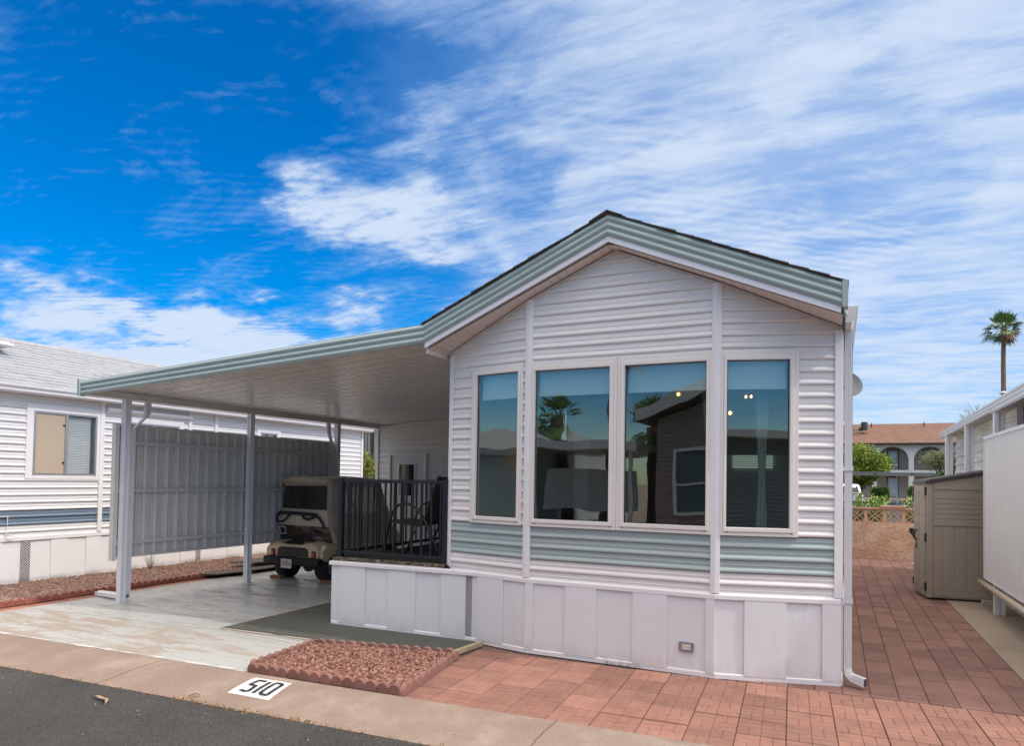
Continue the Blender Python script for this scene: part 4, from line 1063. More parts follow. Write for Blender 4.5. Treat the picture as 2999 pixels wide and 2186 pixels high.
for x, z in ((-4.33, DZ + .36), (-4.28, DZ + .5), (-4.20, DZ + .72), (-4.12, DZ + .93)): rows.append([(x, 6.71, z), (x, 7.19, z), (x + .010, 7.19, z), (x + .010, 6.71, z)])
mb.loft(rows); mb.obj('backrest', M_sl, chair)
# ------------------------------------------------------------------ storage room behind the porch
store = thing('storage_room', (-6, 12, 0), 'white sided storage room with a door at the back of the carport', 'storage room')
def st_top(x, y): return 2.655 + (x + 8.17) * .083
mb = MB()
siding(mb, (-8.165, 11), (-7.87, 11), (0, -1), 0.03, 3, st_top); siding(mb, (-7.01, 11), (-3.66, 11), (0, -1), .03, 3.05, st_top); siding(mb, (-7.87, 11), (-7.01, 11), (0, -1), 2.13, 3, lambda x, y: st_top(x, y))
mb.obj('siding', M_white, store)
mb = MB(); siding(mb, (-8.165, 15), (-8.165, 11), (-1, 0), .03, 2.655); mb.obj('siding', M_white, store)
mb = MB(); siding(mb, (-7.87, 11), (-7.0, 11), (0, -1), B0, B1, amp=1.15); mb.add([(-8.13, 10.978, B0), (-7.87, 10.978, B0), (-7.87, 10.978, B1), (-8.13, 10.978, B1)], [(0, 1, 2, 3)]); 
mb.v = []; mb.f = []; mb.tone = []; mb.mi = []; mb.sm = []
siding(mb, (-8.13, 10.996), (-7.87, 10.996), (0, -1), B0, B1, amp=1.1); siding(mb, (-7.01, 10.996), (-3.66, 10.996), (0, -1), B0, B1, amp=1.1); mb.obj('siding_band', M_greenband, store)
mb = MB(); mb.box(-8.19, -8.13, 10.965, 11.03, 0, 2.62); mb.obj('corner_post', M_trim, store, bevel=.003)
mb = MB()
for x0, x1, z0, z1 in ((-7.875, -7.825, .1, 2.13), (-7.055, -7.005, .1, 2.13), (-7.825, -7.055, 2.075, 2.13)): mb.box(x0, x1, 10.955, 11.02, z0, z1)
mb.obj('door_frame', M_vinyl, store, bevel=.004)
mb = MB()
mb.box(-7.825, -7.055, 10.985, 11.02, .1, 2.075); dr = mb.obj('door', mat('door_paint', (.66, .64, .63), .45, var=.02), store)
mb = MB()
for x0, x1, z0, z1 in ((-7.655, -7.627, 1.28, 1.935), (-7.285, -7.257, 1.28, 1.935), (-7.627, -7.285, 1.907, 1.935), (-7.627, -7.285, 1.28, 1.308)): mb.box(x0, x1, 10.965, 10.99, z0, z1)
mb.obj('window_frame', M_vinyl, dr, bevel=.004)
mb = MB(); mb.box(-7.627, -7.285, 10.976, 10.984, 1.308, 1.907); mb.obj('window_pane', glassy('door_glass', (.05, .06, .07), .10), dr)
mb = MB(); mb.box(-7.627, -7.285, 10.9845, 10.9848, 1.308, 1.907); mb.obj('screen', mat('screen_dark', (.02, .022, .03), .7), dr)
mb = MB(); mb.ball((-7.11, 10.945, 1.02), .03, 12); mb.ball((-7.11, 10.955, 1.16), .022, 10); mb.obj('door_knob', mat('nickel', (.45, .42, .38), .3, metal=.9, var=0), dr)
mb = MB(); mb.box(-8.16, -3.66, 11.02, 15, .02, .1); mb.box(-7.83, -7.05, 11.06, 11.08, .1, 2.08); mb.obj('inner_floor', M_dark, store)

# ------------------------------------------------------------------ carport
cp = thing('carport', (-6, 8, 0), 'white carport with corrugated metal roof, sage fascia and three slim posts', 'carport')
CK = Vector((-3.765, 5.80)); CL = Vector((-8.245, 5.185))
def pz(x): return 2.672 + (x + 8.2) * .0832      # underside of the pans
def fyx(x): return CL.y + (CK.y - CL.y) * (x - CL.x) / (CK.x - CL.x)
M_pan = mat('carport_pan', (.70, .68, .67), .22, var=.03, vscale=.9, spec=.6)
mb = MB(); y = 5.19; PER = .2465; prev = None; rows = []
while y < 15.2:
    for t_, o in ((0, 0), (.10, 0), (.115, .018), (.36, .018), (.375, 0), (.50, 0), (.515, .018), (.70, .018), (.715, 0), (.80, 0), (.825, .045), (.975, .045)):
        rows.append((y + t_ * PER, o))
    y += PER
for (ya, oa), (yb, ob) in zip(rows, rows[1:]):
    def xl(yy): return -8.30 if yy >= CL.y else -8.30
    def clipx(yy):  # left start on the skewed front edge
        return -8.30
    # the skewed front edge: pans start where y is behind the fascia line
    def xr(yy): return min(-3.66, CL.x + (yy - CL.y - .015) * (CK.x - CL.x) / (CK.y - CL.y)) if yy < CK.y + .02 else -3.66
    a1, b1 = xr(ya), xr(yb)
    if a1 <= -8.3 or b1 <= -8.3: continue
    mb.add([(-8.30, ya, pz(-8.30) + oa), (a1, ya, pz(a1) + oa), (b1, yb, pz(b1) + ob), (-8.30, yb, pz(-8.30) + ob)], [(0, 1, 2, 3)])
mb.obj('roof_pan', M_pan, cp)
# the top sheet and the outer gutter
mb = MB(); mb.prism([(-8.27, 5.22, pz(-8.3) + .055), (-3.72, 5.83, pz(-3.7) + .055), (-3.66, 15.2, pz(-3.66) + .055), (-8.27, 15.2, pz(-8.3) + .055)], (0, 0, .01)); mb.obj('roof_sheet', M_pan, cp)
mb = MB(); mb.prism([(-8.30, 5.17, 2.585), (-8.155, 5.20, 2.585), (-8.155, 5.20, 2.668), (-8.165, 5.20, 2.668), (-8.165, 5.20, 2.592), (-8.30, 5.17, 2.592)], (0, 10, .045)); mb.prism([(-8.305, 5.17, 2.585), (-8.298, 5.17, 2.585), (-8.298, 5.17, 2.655), (-8.305, 5.17, 2.655)], (0, 10, .045)); mb.obj('beam', mat('beam_white', (.66, .66, .65), .35), cp)
mb = MB(); nf = Vector((CK - CL)).normalized(); nfn = Vector((nf.y, -nf.x, 0))
ribbed(mb, (CL.x, CL.y, 2.585), (CK.x, CK.y, FB(KX) - .002), .168, .188, nfn); mb.obj('fascia', M_green, cp)
mb = MB(); mb.box(-8.275, -8.235, 5.15, 5.23, 2.572, 2.772); mb.obj('fascia_end_cap', M_green, cp)
mb = MB()
for x in (-7.7, -6.9, -6.1, -5.3, -4.6): mb.ball((x, fyx(x) - .004, pz(x) - .035), .005, 6)
mb.obj('screw', mat('rusty_screw', (.35, .2, .12), .7), cp)
M_post = mat('post_white', (.68, .69, .72), .4, var=.05, vscale=3)
def cpost(x, y, zt, w_=.082):
    h = w_ / 2; r = []
    pts = []
    for (ax_, ay_), (bx_, by_) in (((-h, -h), (h, -h)), ((h, -h), (h, h)), ((h, h), (-h, h)), ((-h, h), (-h, -h))):
        d = Vector((bx_ - ax_, by_ - ay_)); n_ = Vector((-d.y, d.x)).normalized() * .006
        for t_, o in ((0, 0), (.28, 0), (.33, 1), (.67, 1), (.72, 0)): pts.append((x + ax_ + d.x * t_ + n_.x * o, y + ay_ + d.y * t_ + n_.y * o, 0.0))
    mb = MB(); mb.prism(pts, (0, 0, zt)); mb.obj('post', M_post, cp)
for y, zt in ((5.745, 2.585), (7.80, 2.597), (9.83, 2.605)): cpost(-8.20, y, zt)
for y0, y1 in ((6.05, 5.835), (9.60, 9.74)):
    mb = MB(); a = Vector((0, .034, 0)); b = Vector((.028, 0, 0)); X0 = -8.215
    def sec(y, z, tilt=0): return ((X0, y, z), Vector((0, .034 * math.cos(tilt), .034 * math.sin(tilt))), Vector((.026, 0, 0)))
    s_ = 1 if y1 < y0 else -1
    ribbed_pipe(mb, [sec(y0, 2.60), sec(y0, 2.46), sec(y0 - .02 * s_, 2.40, .5 * s_), sec(y1 + .02 * s_, 2.22, .5 * s_), sec(y1, 2.16), sec(y1, .10 if y1 < 6 else .0), ], 3); mb.obj('downspout', M_post, cp)
sp_t = MB(); a = Vector((-8.26, 5.86, .05)); b = Vector((-8.93, 5.93, .03))
sp_t.prism([a + Vector((0, -.045, -.02)), a + Vector((0, .045, -.02)), a + Vector((0, .05, .03)), a + Vector((0, .04, .03)), a + Vector((0, .035, -.01)), a + Vector((0, -.035, -.01)), a + Vector((0, -.04, .03)), a + Vector((0, -.05, .03))], b - a)
sp_t.prism([a + Vector((.0, -.05, .031)), a + Vector((.0, .05, .031)), a + Vector((.0, .03, .042)), a + Vector((.0, -.03, .042))], (b - a) * .93)
tag(sp_t.obj('downspout_extension', mat('extension_white', (.74, .74, .76), .4), origin=(-8.6, 5.9, 0)), 'white flat downspout extension lying on the pavers at the front carport post', 'downspout')

# privacy fence between the posts
fn = thing('privacy_fence', (-8.28, 7.7, .55), 'grey corrugated metal privacy fence hung between the carport posts', 'fence')
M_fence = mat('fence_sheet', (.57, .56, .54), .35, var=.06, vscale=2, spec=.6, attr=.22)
M_frail = mat('fence_rail', (.54, .535, .52), .4, var=.04)
mb = MB(); F0, F1, FZ0, FZ1, FX = 5.665, 9.79, .565, 2.27, -8.285
y = F0
q = random.Random(11)
prof_ = ((0, 0), (.36, 0), (.38, .026), (.62, .026), (.64, 0), (.78, 0), (.80, .016), (.86, .016), (.88, 0))
pts = []
while y < F1:
    for t_, o in prof_:
        if y + t_ * .165 < F1: pts.append((FX + o - .01, y + t_ * .165))
    y += .165
pts.append((FX - .01, F1))
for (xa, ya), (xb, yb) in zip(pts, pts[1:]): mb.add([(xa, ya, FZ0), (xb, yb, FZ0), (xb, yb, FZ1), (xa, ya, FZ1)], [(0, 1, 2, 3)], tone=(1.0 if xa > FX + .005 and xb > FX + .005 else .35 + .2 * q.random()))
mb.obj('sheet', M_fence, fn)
for z, h in ((FZ1 - .01, .03), (2.04, .05), (1.425, .05), (.757, .05), (FZ0 + .015, .035)):
    mb = MB(); mb.box(FX + .004, FX + .036, F0, F1, z - h / 2, z + h / 2); mb.obj('rail', M_frail, fn, bevel=.003)
mb = MB(); mb.box(FX - .03, FX + .042, F0 - .025, F0 + .028, FZ0 - .03, FZ1 + .012); mb.obj('end_channel', M_frail, fn)

# boards stacked at the gravel edge
M_board = mat('dark_board', (.10, .085, .075), .8, var=.2, vscale=5, bump=.2, bscale=60)
for i, (xa, xb, ya, yb, z, lab) in enumerate(((-9.15, -8.78, 7.72, 11.2, .055, 'lower dark flat board lying along the edge of the driveway'), (-9.55, -8.98, 8.62, 11.6, .125, 'upper dark flat board raised on the gravel side behind the middle post'))):
    bd = thing('board', ((xa + xb) / 2, ya, 0), lab, 'board')
    mb = MB(); mb.prism([(xa, ya + .05, z), (xa + .08, ya, z), (xb - .10, ya + .12, z), (xb, ya + .55, z), (xb, yb, z), (xa, yb, z)], (0, 0, .016)); mb.obj('plank', M_board, bd, bevel=.003)
    mb = MB()
    for y in (ya + .7, ya + 1.6, ya + 2.5): mb.box(xa + .08, xb - .03, y, y + .09, .0, z)
    mb.obj('batten', mat('raw_timber', (.30, .2, .1), .9), bd)
M_brk = mat('clay_brick', (.22, .10, .065), .9, var=.2, vscale=20, bump=.6, bscale=90)
for (x, y, rz, lab) in ((-8.11, 8.33, .15, 'red brick chocking the left rear wheel of the golf cart'), (-7.06, 8.30, .1, 'red brick chocking the right rear wheel of the golf cart')):
    mb = MB(); mb.box(-.10, .10, -.045, .045, 0, .052)
    o = mb.obj('brick', M_brk, bevel=.005); o.location = (x, y, .001); o.rotation_euler = (0, 0, rz); tag(o, lab, 'brick')

# ------------------------------------------------------------------ golf cart seen from behind
GX, GY = -7.70, 8.22
cart = thing('golf_cart', (GX, GY + 1.1, 0), 'tan golf cart with a fabric enclosure parked under the carport', 'golf cart')
M_tan = mat('cart_body', (.58, .465, .30), .32, var=.04, coat=.3)
M_fab = mat('cart_fabric', (.42, .355, .26), .85, var=.10, vscale=5, bump=.4, bscale=8)
M_fab2 = mat('cart_fabric_band', (.58, .50, .39), .85, var=.08, vscale=5, bump=.4, bscale=8)
M_rub = mat('rubber', (.016, .016, .017), .75, var=.2, vscale=30)
def L(x, y, z): return Vector((GX + x, GY + y, z))
# rear cowl
mb = MB()
cowl = [(-.50, .375), (-.525, .45), (-.48, .545), (-.40, .600), (-.32, .615), (-.20, .585), (.20, .585), (.32, .615), (.40, .600), (.48, .545), (.525, .45), (.50, .375)]
secs = []
for y, sx, dz in ((.02, .95, -.01), (.06, 1, 0), (.30, 1.02, .02), (.62, 1.02, .02), (.80, 1.0, .0)): secs.append([L(x * sx, y, z + (dz if z > .5 else 0)) for x, z in cowl])
mb.loft(secs); mb.obj('rear_cowl', M_tan, cart, bevel=.012, smooth=True)
for s in (-1, 1):
    mb = MB(); prof_f = [(.06, .38), (.06, .50), (.14, .575), (.34, .625), (.62, .615), (.84, .54), (.93, .44), (.96, .34), (.88, .33), (.80, .42), (.66, .50), (.48, .52), (.32, .49), (.20, .41), (.15, .36)]
    a_ = [L(s * .44, y, z) for y, z in prof_f]; b_ = [L(s * .575, y, z - .02) for y, z in prof_f]
    n_ = len(prof_f); mb.add(a_ + b_, [(i, (i + 1) % n_, (i + 1) % n_ + n_, i + n_) for i in range(n_)] + [tuple(range(n_)), tuple(range(2 * n_ - 1, n_ - 1, -1))]); mb.obj('fender', M_tan, cart, bevel=.015)
mb = MB(); mb.prism([L(-.31, -.0, .39), L(.31, -.0, .39), L(.30, .0, .50), L(.24, .01, .53), L(-.24, .01, .53), L(-.30, .0, .50)], (0, .05, 0)); mb.obj('engine_panel', mat('cart_black', (.012, .012, .013), .45, var=.1), cart, bevel=.008)
mb = MB(); mb.prism([L(-.18, .0, .585), L(.19, .0, .585), L(.16, .07, .625), L(-.15, .07, .625)], (0, .03, .0)); mb.obj('latch_panel', MATS['cart_black'], cart, bevel=.006)
for s in (-1, 1):
    mb = MB(); mb.prism([L(s * .415 - .048, .008, .375), L(s * .415 + .040, .008, .372), L(s * .415 + .048, .012, .485), L(s * .415 - .036, .012, .488)], (0, .05, 0)); tl = mb.obj('taillight', MATS['cart_black'], cart, bevel=.006)
    mb = MB(); mb.box(GX + s * .415 - .026, GX + s * .415 + .026, GY - .004, GY + .03, .392, .470); mb.obj('lens', mat('red_lens', (.60, .03, .04), .2, var=.1, coat=.6), tl, bevel=.006)
mb = MB(); mb.prism([L(-.555, -.03, .268), L(.53, -.03, .268), L(.545, -.03, .29), L(.545, -.03, .362), L(.53, -.03, .372), L(-.555, -.03, .372), L(-.57, -.03, .35), L(-.57, -.03, .29)], (0, .07, 0)); mb.prism([L(-.57, -.02, .28), L(-.57, .03, .28), L(-.57, .03, .36), L(-.57, -.02, .36)], (.02, .25, 0)); mb.obj('bumper', M_rub, cart, bevel=.012)
mb = MB(); PX0, PX1 = GX - .185, GX + .028
mb.box(PX0, PX1, GY - .046, GY - .036, .205, .345); lp = mb.obj('license_plate', mat('plate_frame', (.62, .62, .64), .35), cart, bevel=.003)
mb = MB(); mb.box(PX0 + .018, PX1 - .018, GY - .0475, GY - .045, .228, .330); mb.obj('plate_face', mat('plate_face', (.55, .50, .50), .5, var=.06, vscale=60), lp)
mb = text_mb('T4VZ6', .068, ((PX0 + PX1) / 2, GY - .049, .270), (1, 0, 0), (0, 0, 1), .002); text_mb('ARIZONA', .022, ((PX0 + PX1) / 2 - .01, GY - .049, .313), (1, 0, 0), (0, 0, 1), .002, mb); mb.obj('plate_lettering', mat('plate_red', (.30, .03, .05), .5), lp)
# wheels
def wheel(x, y, r=.215, w_=.20):
    mb = MB(); c_ = (GX + x, GY + y, r); ax = (1, 0, 0)
    mb.lathe([(r * .55, -w_ / 2), (r * .80, -w_ / 2 - .008), (r * .93, -w_ / 2 + .004), (r, -w_ / 2 + .03), (r * 1.005, 0), (r, w_ / 2 - .03), (r * .93, w_ / 2 - .004), (r * .80, w_ / 2 + .008), (r * .55, w_ / 2)], c_, ax, 36)
    for i in range(36):
        a = 2 * PI * i / 36
        for sx in (-.055, 0, .055):
            p = Vector((GX + x + sx, GY + y + math.cos(a + sx * 4) * r * 1.0, r + math.sin(a + sx * 4) * r * 1.0)); t_ = Vector((0, -math.sin(a), math.cos(a)))
            mb.bar(p - t_ * .011, p + t_ * .011, .034, .012, upv=(0, math.cos(a), math.sin(a)))
    w__ = mb.obj('wheel', M_rub, cart)
    mb = MB(); mb.lathe([(r * .56, -w_ / 2 + .01), (r * .5, -w_ / 2 + .03), (r * .2, -w_ / 2 + .045), (0, -w_ / 2 + .04)], c_, ax, 24); mb.lathe([(0, w_ / 2 - .04), (r * .2, w_ / 2 - .045), (r * .5, w_ / 2 - .03), (r * .56, w_ / 2 - .01)], c_, ax, 24); mb.obj('rim', mat('rim_grey', (.2, .2, .2), .4, metal=.5), w__)
for x, y in ((-.40, .34), (.42, .34), (-.40, 1.95), (.42, 1.95)): wheel(x, y)
mb = MB(); mb.tube([L(-.35, .34, .215), L(.35, .34, .215)], .03, 10); mb.ball(L(.06, .32, .20), (.095, .09, .085), 12); mb.box(GX + .16, GX + .28, GY + .2, GY + .4, .17, .28); mb.tube([L(-.30, .25, .26), L(-.12, .2, .25), L(-.05, .3, .22)], .018, 8); mb.tube([L(.30, .2, .19), L(.33, .2, .10)], .02, 8); mb.box(GX - .42, GX + .42, GY + .25, GY + 2.0, .24, .33)
mb.obj('axle', mat('underbody', (.05, .045, .04), .7, var=.3, vscale=20), cart)
mb = MB(); mb.box(GX - .46, GX + .46, GY + .8, GY + 2.2, .33, .40); mb.prism([L(-.46, 2.0, .36), L(-.46, 2.35, .40), L(-.46, 2.30, .62), L(-.46, 2.1, .75), L(-.46, 2.02, .62)], (.92, 0, 0)); mb.obj('body', M_tan, cart, bevel=.02)
mb = MB(); mb.box(GX - .42, GX + .42, GY + .72, GY + 1.15, .60, .70); mb.prism([L(-.42, .66, .72), L(-.42, .76, .72), L(-.42, .66, 1.10), L(-.42, .58, 1.10)], (.84, 0, 0)); mb.obj('seat', mat('seat_vinyl', (.30, .29, .28), .6), cart, bevel=.02)
mb = MB(); c_ = L(-.18, 1.55, 1.0)
ringp = [c_ + Vector((.16 * math.cos(a), -.05 * math.sin(a), .15 * math.sin(a))) for a in [2 * PI * i / 20 for i in range(21)]]; mb.tube(ringp, .012, 6); mb.tube([c_, L(-.18, 1.9, .6)], .02, 6); mb.obj('steering_wheel', M_rub, cart)
# roof canopy
mb = MB(); rows = []
for y, hx, z in ((.13, .47, 1.575), (.17, .50, 1.60), (.35, .505, 1.628), (.9, .51, 1.632), (1.25, .505, 1.622), (1.45, .49, 1.595), (1.50, .46, 1.575)):
    rows.append([L(-hx, y, z - .035), L(-hx * .97, y, z - .005), L(-hx * .8, y, z + .012), L(-.2, y, z + .028), L(.2, y, z + .028), L(hx * .8, y, z + .012), L(hx * .97, y, z - .005), L(hx, y, z - .035)])
for r_ in rows:
    for p in r_: p.x += .06
mb.loft(rows); mb.obj('roof', mat('cart_roof', (.48, .39, .26), .5, var=.06), cart, smooth=True)
mb = MB(); mb.prism([L(-.05, .32, 1.664), L(.10, .32, 1.664), L(.13, .62, 1.664), L(0, .62, 1.664)], (0, 0, .006)); mb.obj('roof_patch', mat('roof_patch', (.16, .12, .05), .7), cart)
# fabric enclosure: rear face with two clear dark panels
M_clear = glassy('dark_vinyl', (.22, .20, .17), .06, (.8, .8, .8), rough=.12, body=(.06, .05, .045), bodyf=.45, wav=.4)
M_side = glassy('lit_view_vinyl', (.9, .75, .62), .22, (1.0, .85, .72), rough=.25, body=(1.0, .76, .60), bodyf=.92)  # peach body colour paints reflected and see-through brightness into clear vinyl
def quadn(mb, pts, nx=6, nz=5, bul=(0, 0, 0), q=random.Random(3), wob=.004, **k):
    a, b, c_, d = [Vector(p) for p in pts]; bul = Vector(bul); g = []
    for j_ in range(nz + 1):
        r_ = []
        for i in range(nx + 1):
            u, v = i / nx, j_ / nz; p = (a.lerp(b, u)).lerp(d.lerp(c_, u), v) + bul * math.sin(PI * u) * math.sin(PI * v)
            if 0 < i < nx and 0 < j_ < nz: p += Vector((0, q.uniform(-wob, wob), q.uniform(-wob, wob)))
            r_.append(p)
        g.append(r_)
    for j_ in range(nz):
        for i in range(nx): mb.add([g[j_][i], g[j_][i + 1], g[j_ + 1][i + 1], g[j_ + 1][i]], [(0, 1, 2, 3)], sm=True, **k)
    return mb
E0 = [(-.47, .26, .600), (.60, .26, .600)]; E1 = [(-.50, .22, .86), (.53, .22, .855)]; E2 = [(-.455, .26, 1.125), (.455, .26, 1.115)]; E3 = [(-.375, .22, 1.49), (.49, .22, 1.505)]; E4 = [(-.43, .17, 1.59), (.52, .17, 1.60)]
def face(n_, a, b, m, bul): 
    mb = MB(); quadn(mb, [L(*a[0]), L(*a[1]), L(*b[1]), L(*b[0])], bul=bul); return mb.obj(n_, m, cart)
face('lower_rear_window', E0, E1, M_clear, (0, .02, 0)); face('rear_band', E1, E2, M_fab2, (0, -.05, 0)); face('upper_rear_window', E2, E3, M_clear, (0, .015, 0)); face('rear_valance', E3, E4, M_fab, (0, -.015, 0))
for s, k_ in ((0, -1), (1, 1)):
    mb = MB()   # fabric border beside the windows
    pts = [E0[s], E1[s], E2[s], E3[s], E4[s]]; w_ = (.035, .03, .045, .05, .02)
    for i in range(4):
        a, b = pts[i], pts[i + 1]; vs = [L(a[0], a[1] - .006, a[2]), L(a[0] + k_ * w_[i], a[1] + .05, a[2]), L(b[0] + k_ * w_[i + 1], b[1] + .05, b[2]), L(b[0], b[1] - .006, b[2])]
        mb.add(vs, [(0, 1, 2, 3)], sm=False)
    mb.obj('rear_border', M_fab, cart)
# right side curtain with a window opening, and its twin on the left
for s, k_ in ((1, 1), (0, -1)):
    out = [(E0[s][0] + k_ * .035, .31, .60), (E1[s][0] + k_ * .03, .27, .86), (E2[s][0] + k_ * .045, .31, 1.12), (E3[s][0] + k_ * .05, .27, 1.5), (E4[s][0] + k_ * .0, .2, 1.595)]
    fwd = [(k_ * .56 + .03, 1.95, .50), (k_ * .55 + .03, 1.85, .80), (k_ * .54 + .04, 1.70, 1.12), (k_ * .52 + .05, 1.50, 1.5), (k_ * .50 + .06, 1.48, 1.59)]
    m1 = [(k_ * .585 + .02, .55, .56), (k_ * .575 + .02, .52, .86), (k_ * .555 + .02, .5, 1.08), (k_ * .53 + .03, .48, 1.47), (k_ * .51 + .05, .45, 1.595)]
    m2 = [(k_ * .575 + .02, 1.62, .50), (k_ * .57 + .02, 1.56, .84), (k_ * .55 + .03, 1.46, 1.05), (k_ * .525 + .04, 1.28, 1.47), (k_ * .505 + .06, 1.25, 1.595)]
    mb = MB()
    for i in range(4):
        mb.add([L(*out[i]), L(*m1[i]), L(*m1[i + 1]), L(*out[i + 1])], [(0, 1, 2, 3)], sm=True); mb.add([L(*m2[i]), L(*fwd[i]), L(*fwd[i + 1]), L(*m2[i + 1])], [(0, 1, 2, 3)], sm=True)
        if i in (0, 1, 3): quadn(mb, [L(*m1[i]), L(*m2[i]), L(*m2[i + 1]), L(*m1[i + 1])], nx=6, nz=2)
    mb.obj('side_curtain', M_fab, cart)
    mb = MB(); quadn(mb, [L(*m1[2]), L(*m2[2]), L(*m2[3]), L(*m1[3])], nx=6, nz=4, wob=.008); mb.obj('side_window', M_side, cart)
    mb = MB()
    tA = L(*m1[2]).lerp(L(*m2[2]), .34); tB = L(*m1[3]).lerp(L(*m2[3]), .12); mid = tA.lerp(tB, .5) + Vector((.005 * k_, -.04, 0))
    for p, r_ in ((tB, mid), (mid, tA)): mb.bar(p + Vector((.006 * k_, 0, 0)), r_ + Vector((.006 * k_, 0, 0)), .012, .07, upv=(0, 1, 0))
    mb.obj('window_seam', M_fab, cart)
mb = MB(); quadn(mb, [L(-.50, 1.95, .50), L(.60, 1.95, .50), L(.56, 1.48, 1.59), L(-.44, 1.48, 1.59)]); mb.obj('front_panel', M_clear, cart)
mb = MB()
for s in (-1, 1): mb.tube([L(s * .40, .36, .62), L(s * .38 + .02, .40, 1.1), L(s * .36 + .03, .3, 1.57)], .014, 8); mb.tube([L(s * .42, 2.0, .6), L(s * .40 + .04, 1.5, 1.57)], .014, 8)
mb.obj('roof_strut', MATS['cart_black'], cart)
# straps across the rear band
mb = MB()
def ribbon(pts, w_, th=.008):
    P = [L(*p) for p in pts]
    for a, b in zip(P, P[1:]): mb.bar(a, b, w_, th, upv=(0, -1, 0))
    for p in P[1:-1]: mb.ball(p, (w_ * .5, .006, w_ * .5), 8)
ribbon([(-.48, .175, 1.03), (-.43, .16, 1.055), (-.25, .155, 1.06), (0, .15, 1.055), (.2, .155, 1.05), (.33, .165, 1.035)], .054)
ribbon([(-.48, .175, 1.03), (-.50, .17, .98), (-.495, .165, .93), (-.44, .16, .905), (-.37, .155, .91), (-.29, .15, .955), (-.22, .15, 1.02), (-.17, .15, 1.05)], .036)
ribbon([(.33, .165, 1.035), (.40, .17, .97), (.44, .18, .90), (.465, .19, .83)], .042)
ribbon([(.04, .15, 1.045), (.09, .145, .985), (.17, .145, .965), (.27, .15, .995), (.33, .16, 1.03)], .042)
mb.obj('strap', M_rub, cart)
mb = MB()
for x in (-.255, .245): mb.ball(L(x, .155, 1.085), (.016, .01, .014), 8); mb.tube([L(x, .16, 1.09), L(x, .17, 1.115)], .006, 6)
mb.obj('strap_hook', mat('chrome', (.6, .6, .6), .2, metal=1, var=0), cart)
mb = MB()
for z in (1.10, .885):
    for i in range(6): mb.ball(L(-.4 + i * .165, .19, z), .006, 6)
mb.obj('snap', MATS['chrome'], cart)
mb = MB(); a, b, c_, d = L(-.475, .205, .83), L(-.355, .205, .825), L(-.335, .215, .72), L(-.455, .215, .715)
for p, r_ in ((a, b), (b, c_), (c_, d), (d, a)): mb.bar(p, r_, .010, .008, upv=(0, -1, 0))
mb.obj('pocket_frame', mat('pocket_white', (.6, .58, .55), .5), cart)
# ------------------------------------------------------------------ left neighbour home
M_nw = mat('neighbour_siding', (.74, .735, .73), .4, var=.02, vscale=1)
M_nt = mat('neighbour_trim', (.80, .785, .77), .45, var=.02)
M_nblue = mat('blue_band', (.16, .215, .28), .4, var=.04)
nh = thing('mobile_home', (-12.6, 8, 0), 'long white neighbour home with a slate blue band and light grey shingle roof', 'mobile home')
NX = -10.7; NY0, NY1 = 2.4, 13.77
def nside(ya, yb, za, zb, m=M_nw, name='siding', amp=1.35):
    mb = MB(); siding(mb, (NX, ya), (NX, yb), (1, 0), za, zb, None, phase=.868, pitch=.1065, amp=amp); mb.obj(name, m, nh)
NWIN = [(6.035, 6.985, 1.60, 2.55), (7.50, 8.49, 1.60, 2.50), (10.42, 10.87, 1.70, 2.53)]
cuts = [NY0] + [v for w_ in NWIN for v in w_[:2]] + [NY1]
nside(NY0, NY1, .66, .868); nside(NY0, NY1, .868, 1.081, M_nblue, 'siding_band'); nside(NY0, NY1, 1.081, 1.60); nside(NY0, NY1, 2.55, 2.80)
for i in range(0, len(cuts), 2): nside(cuts[i], cuts[i + 1], 1.60, 2.55)
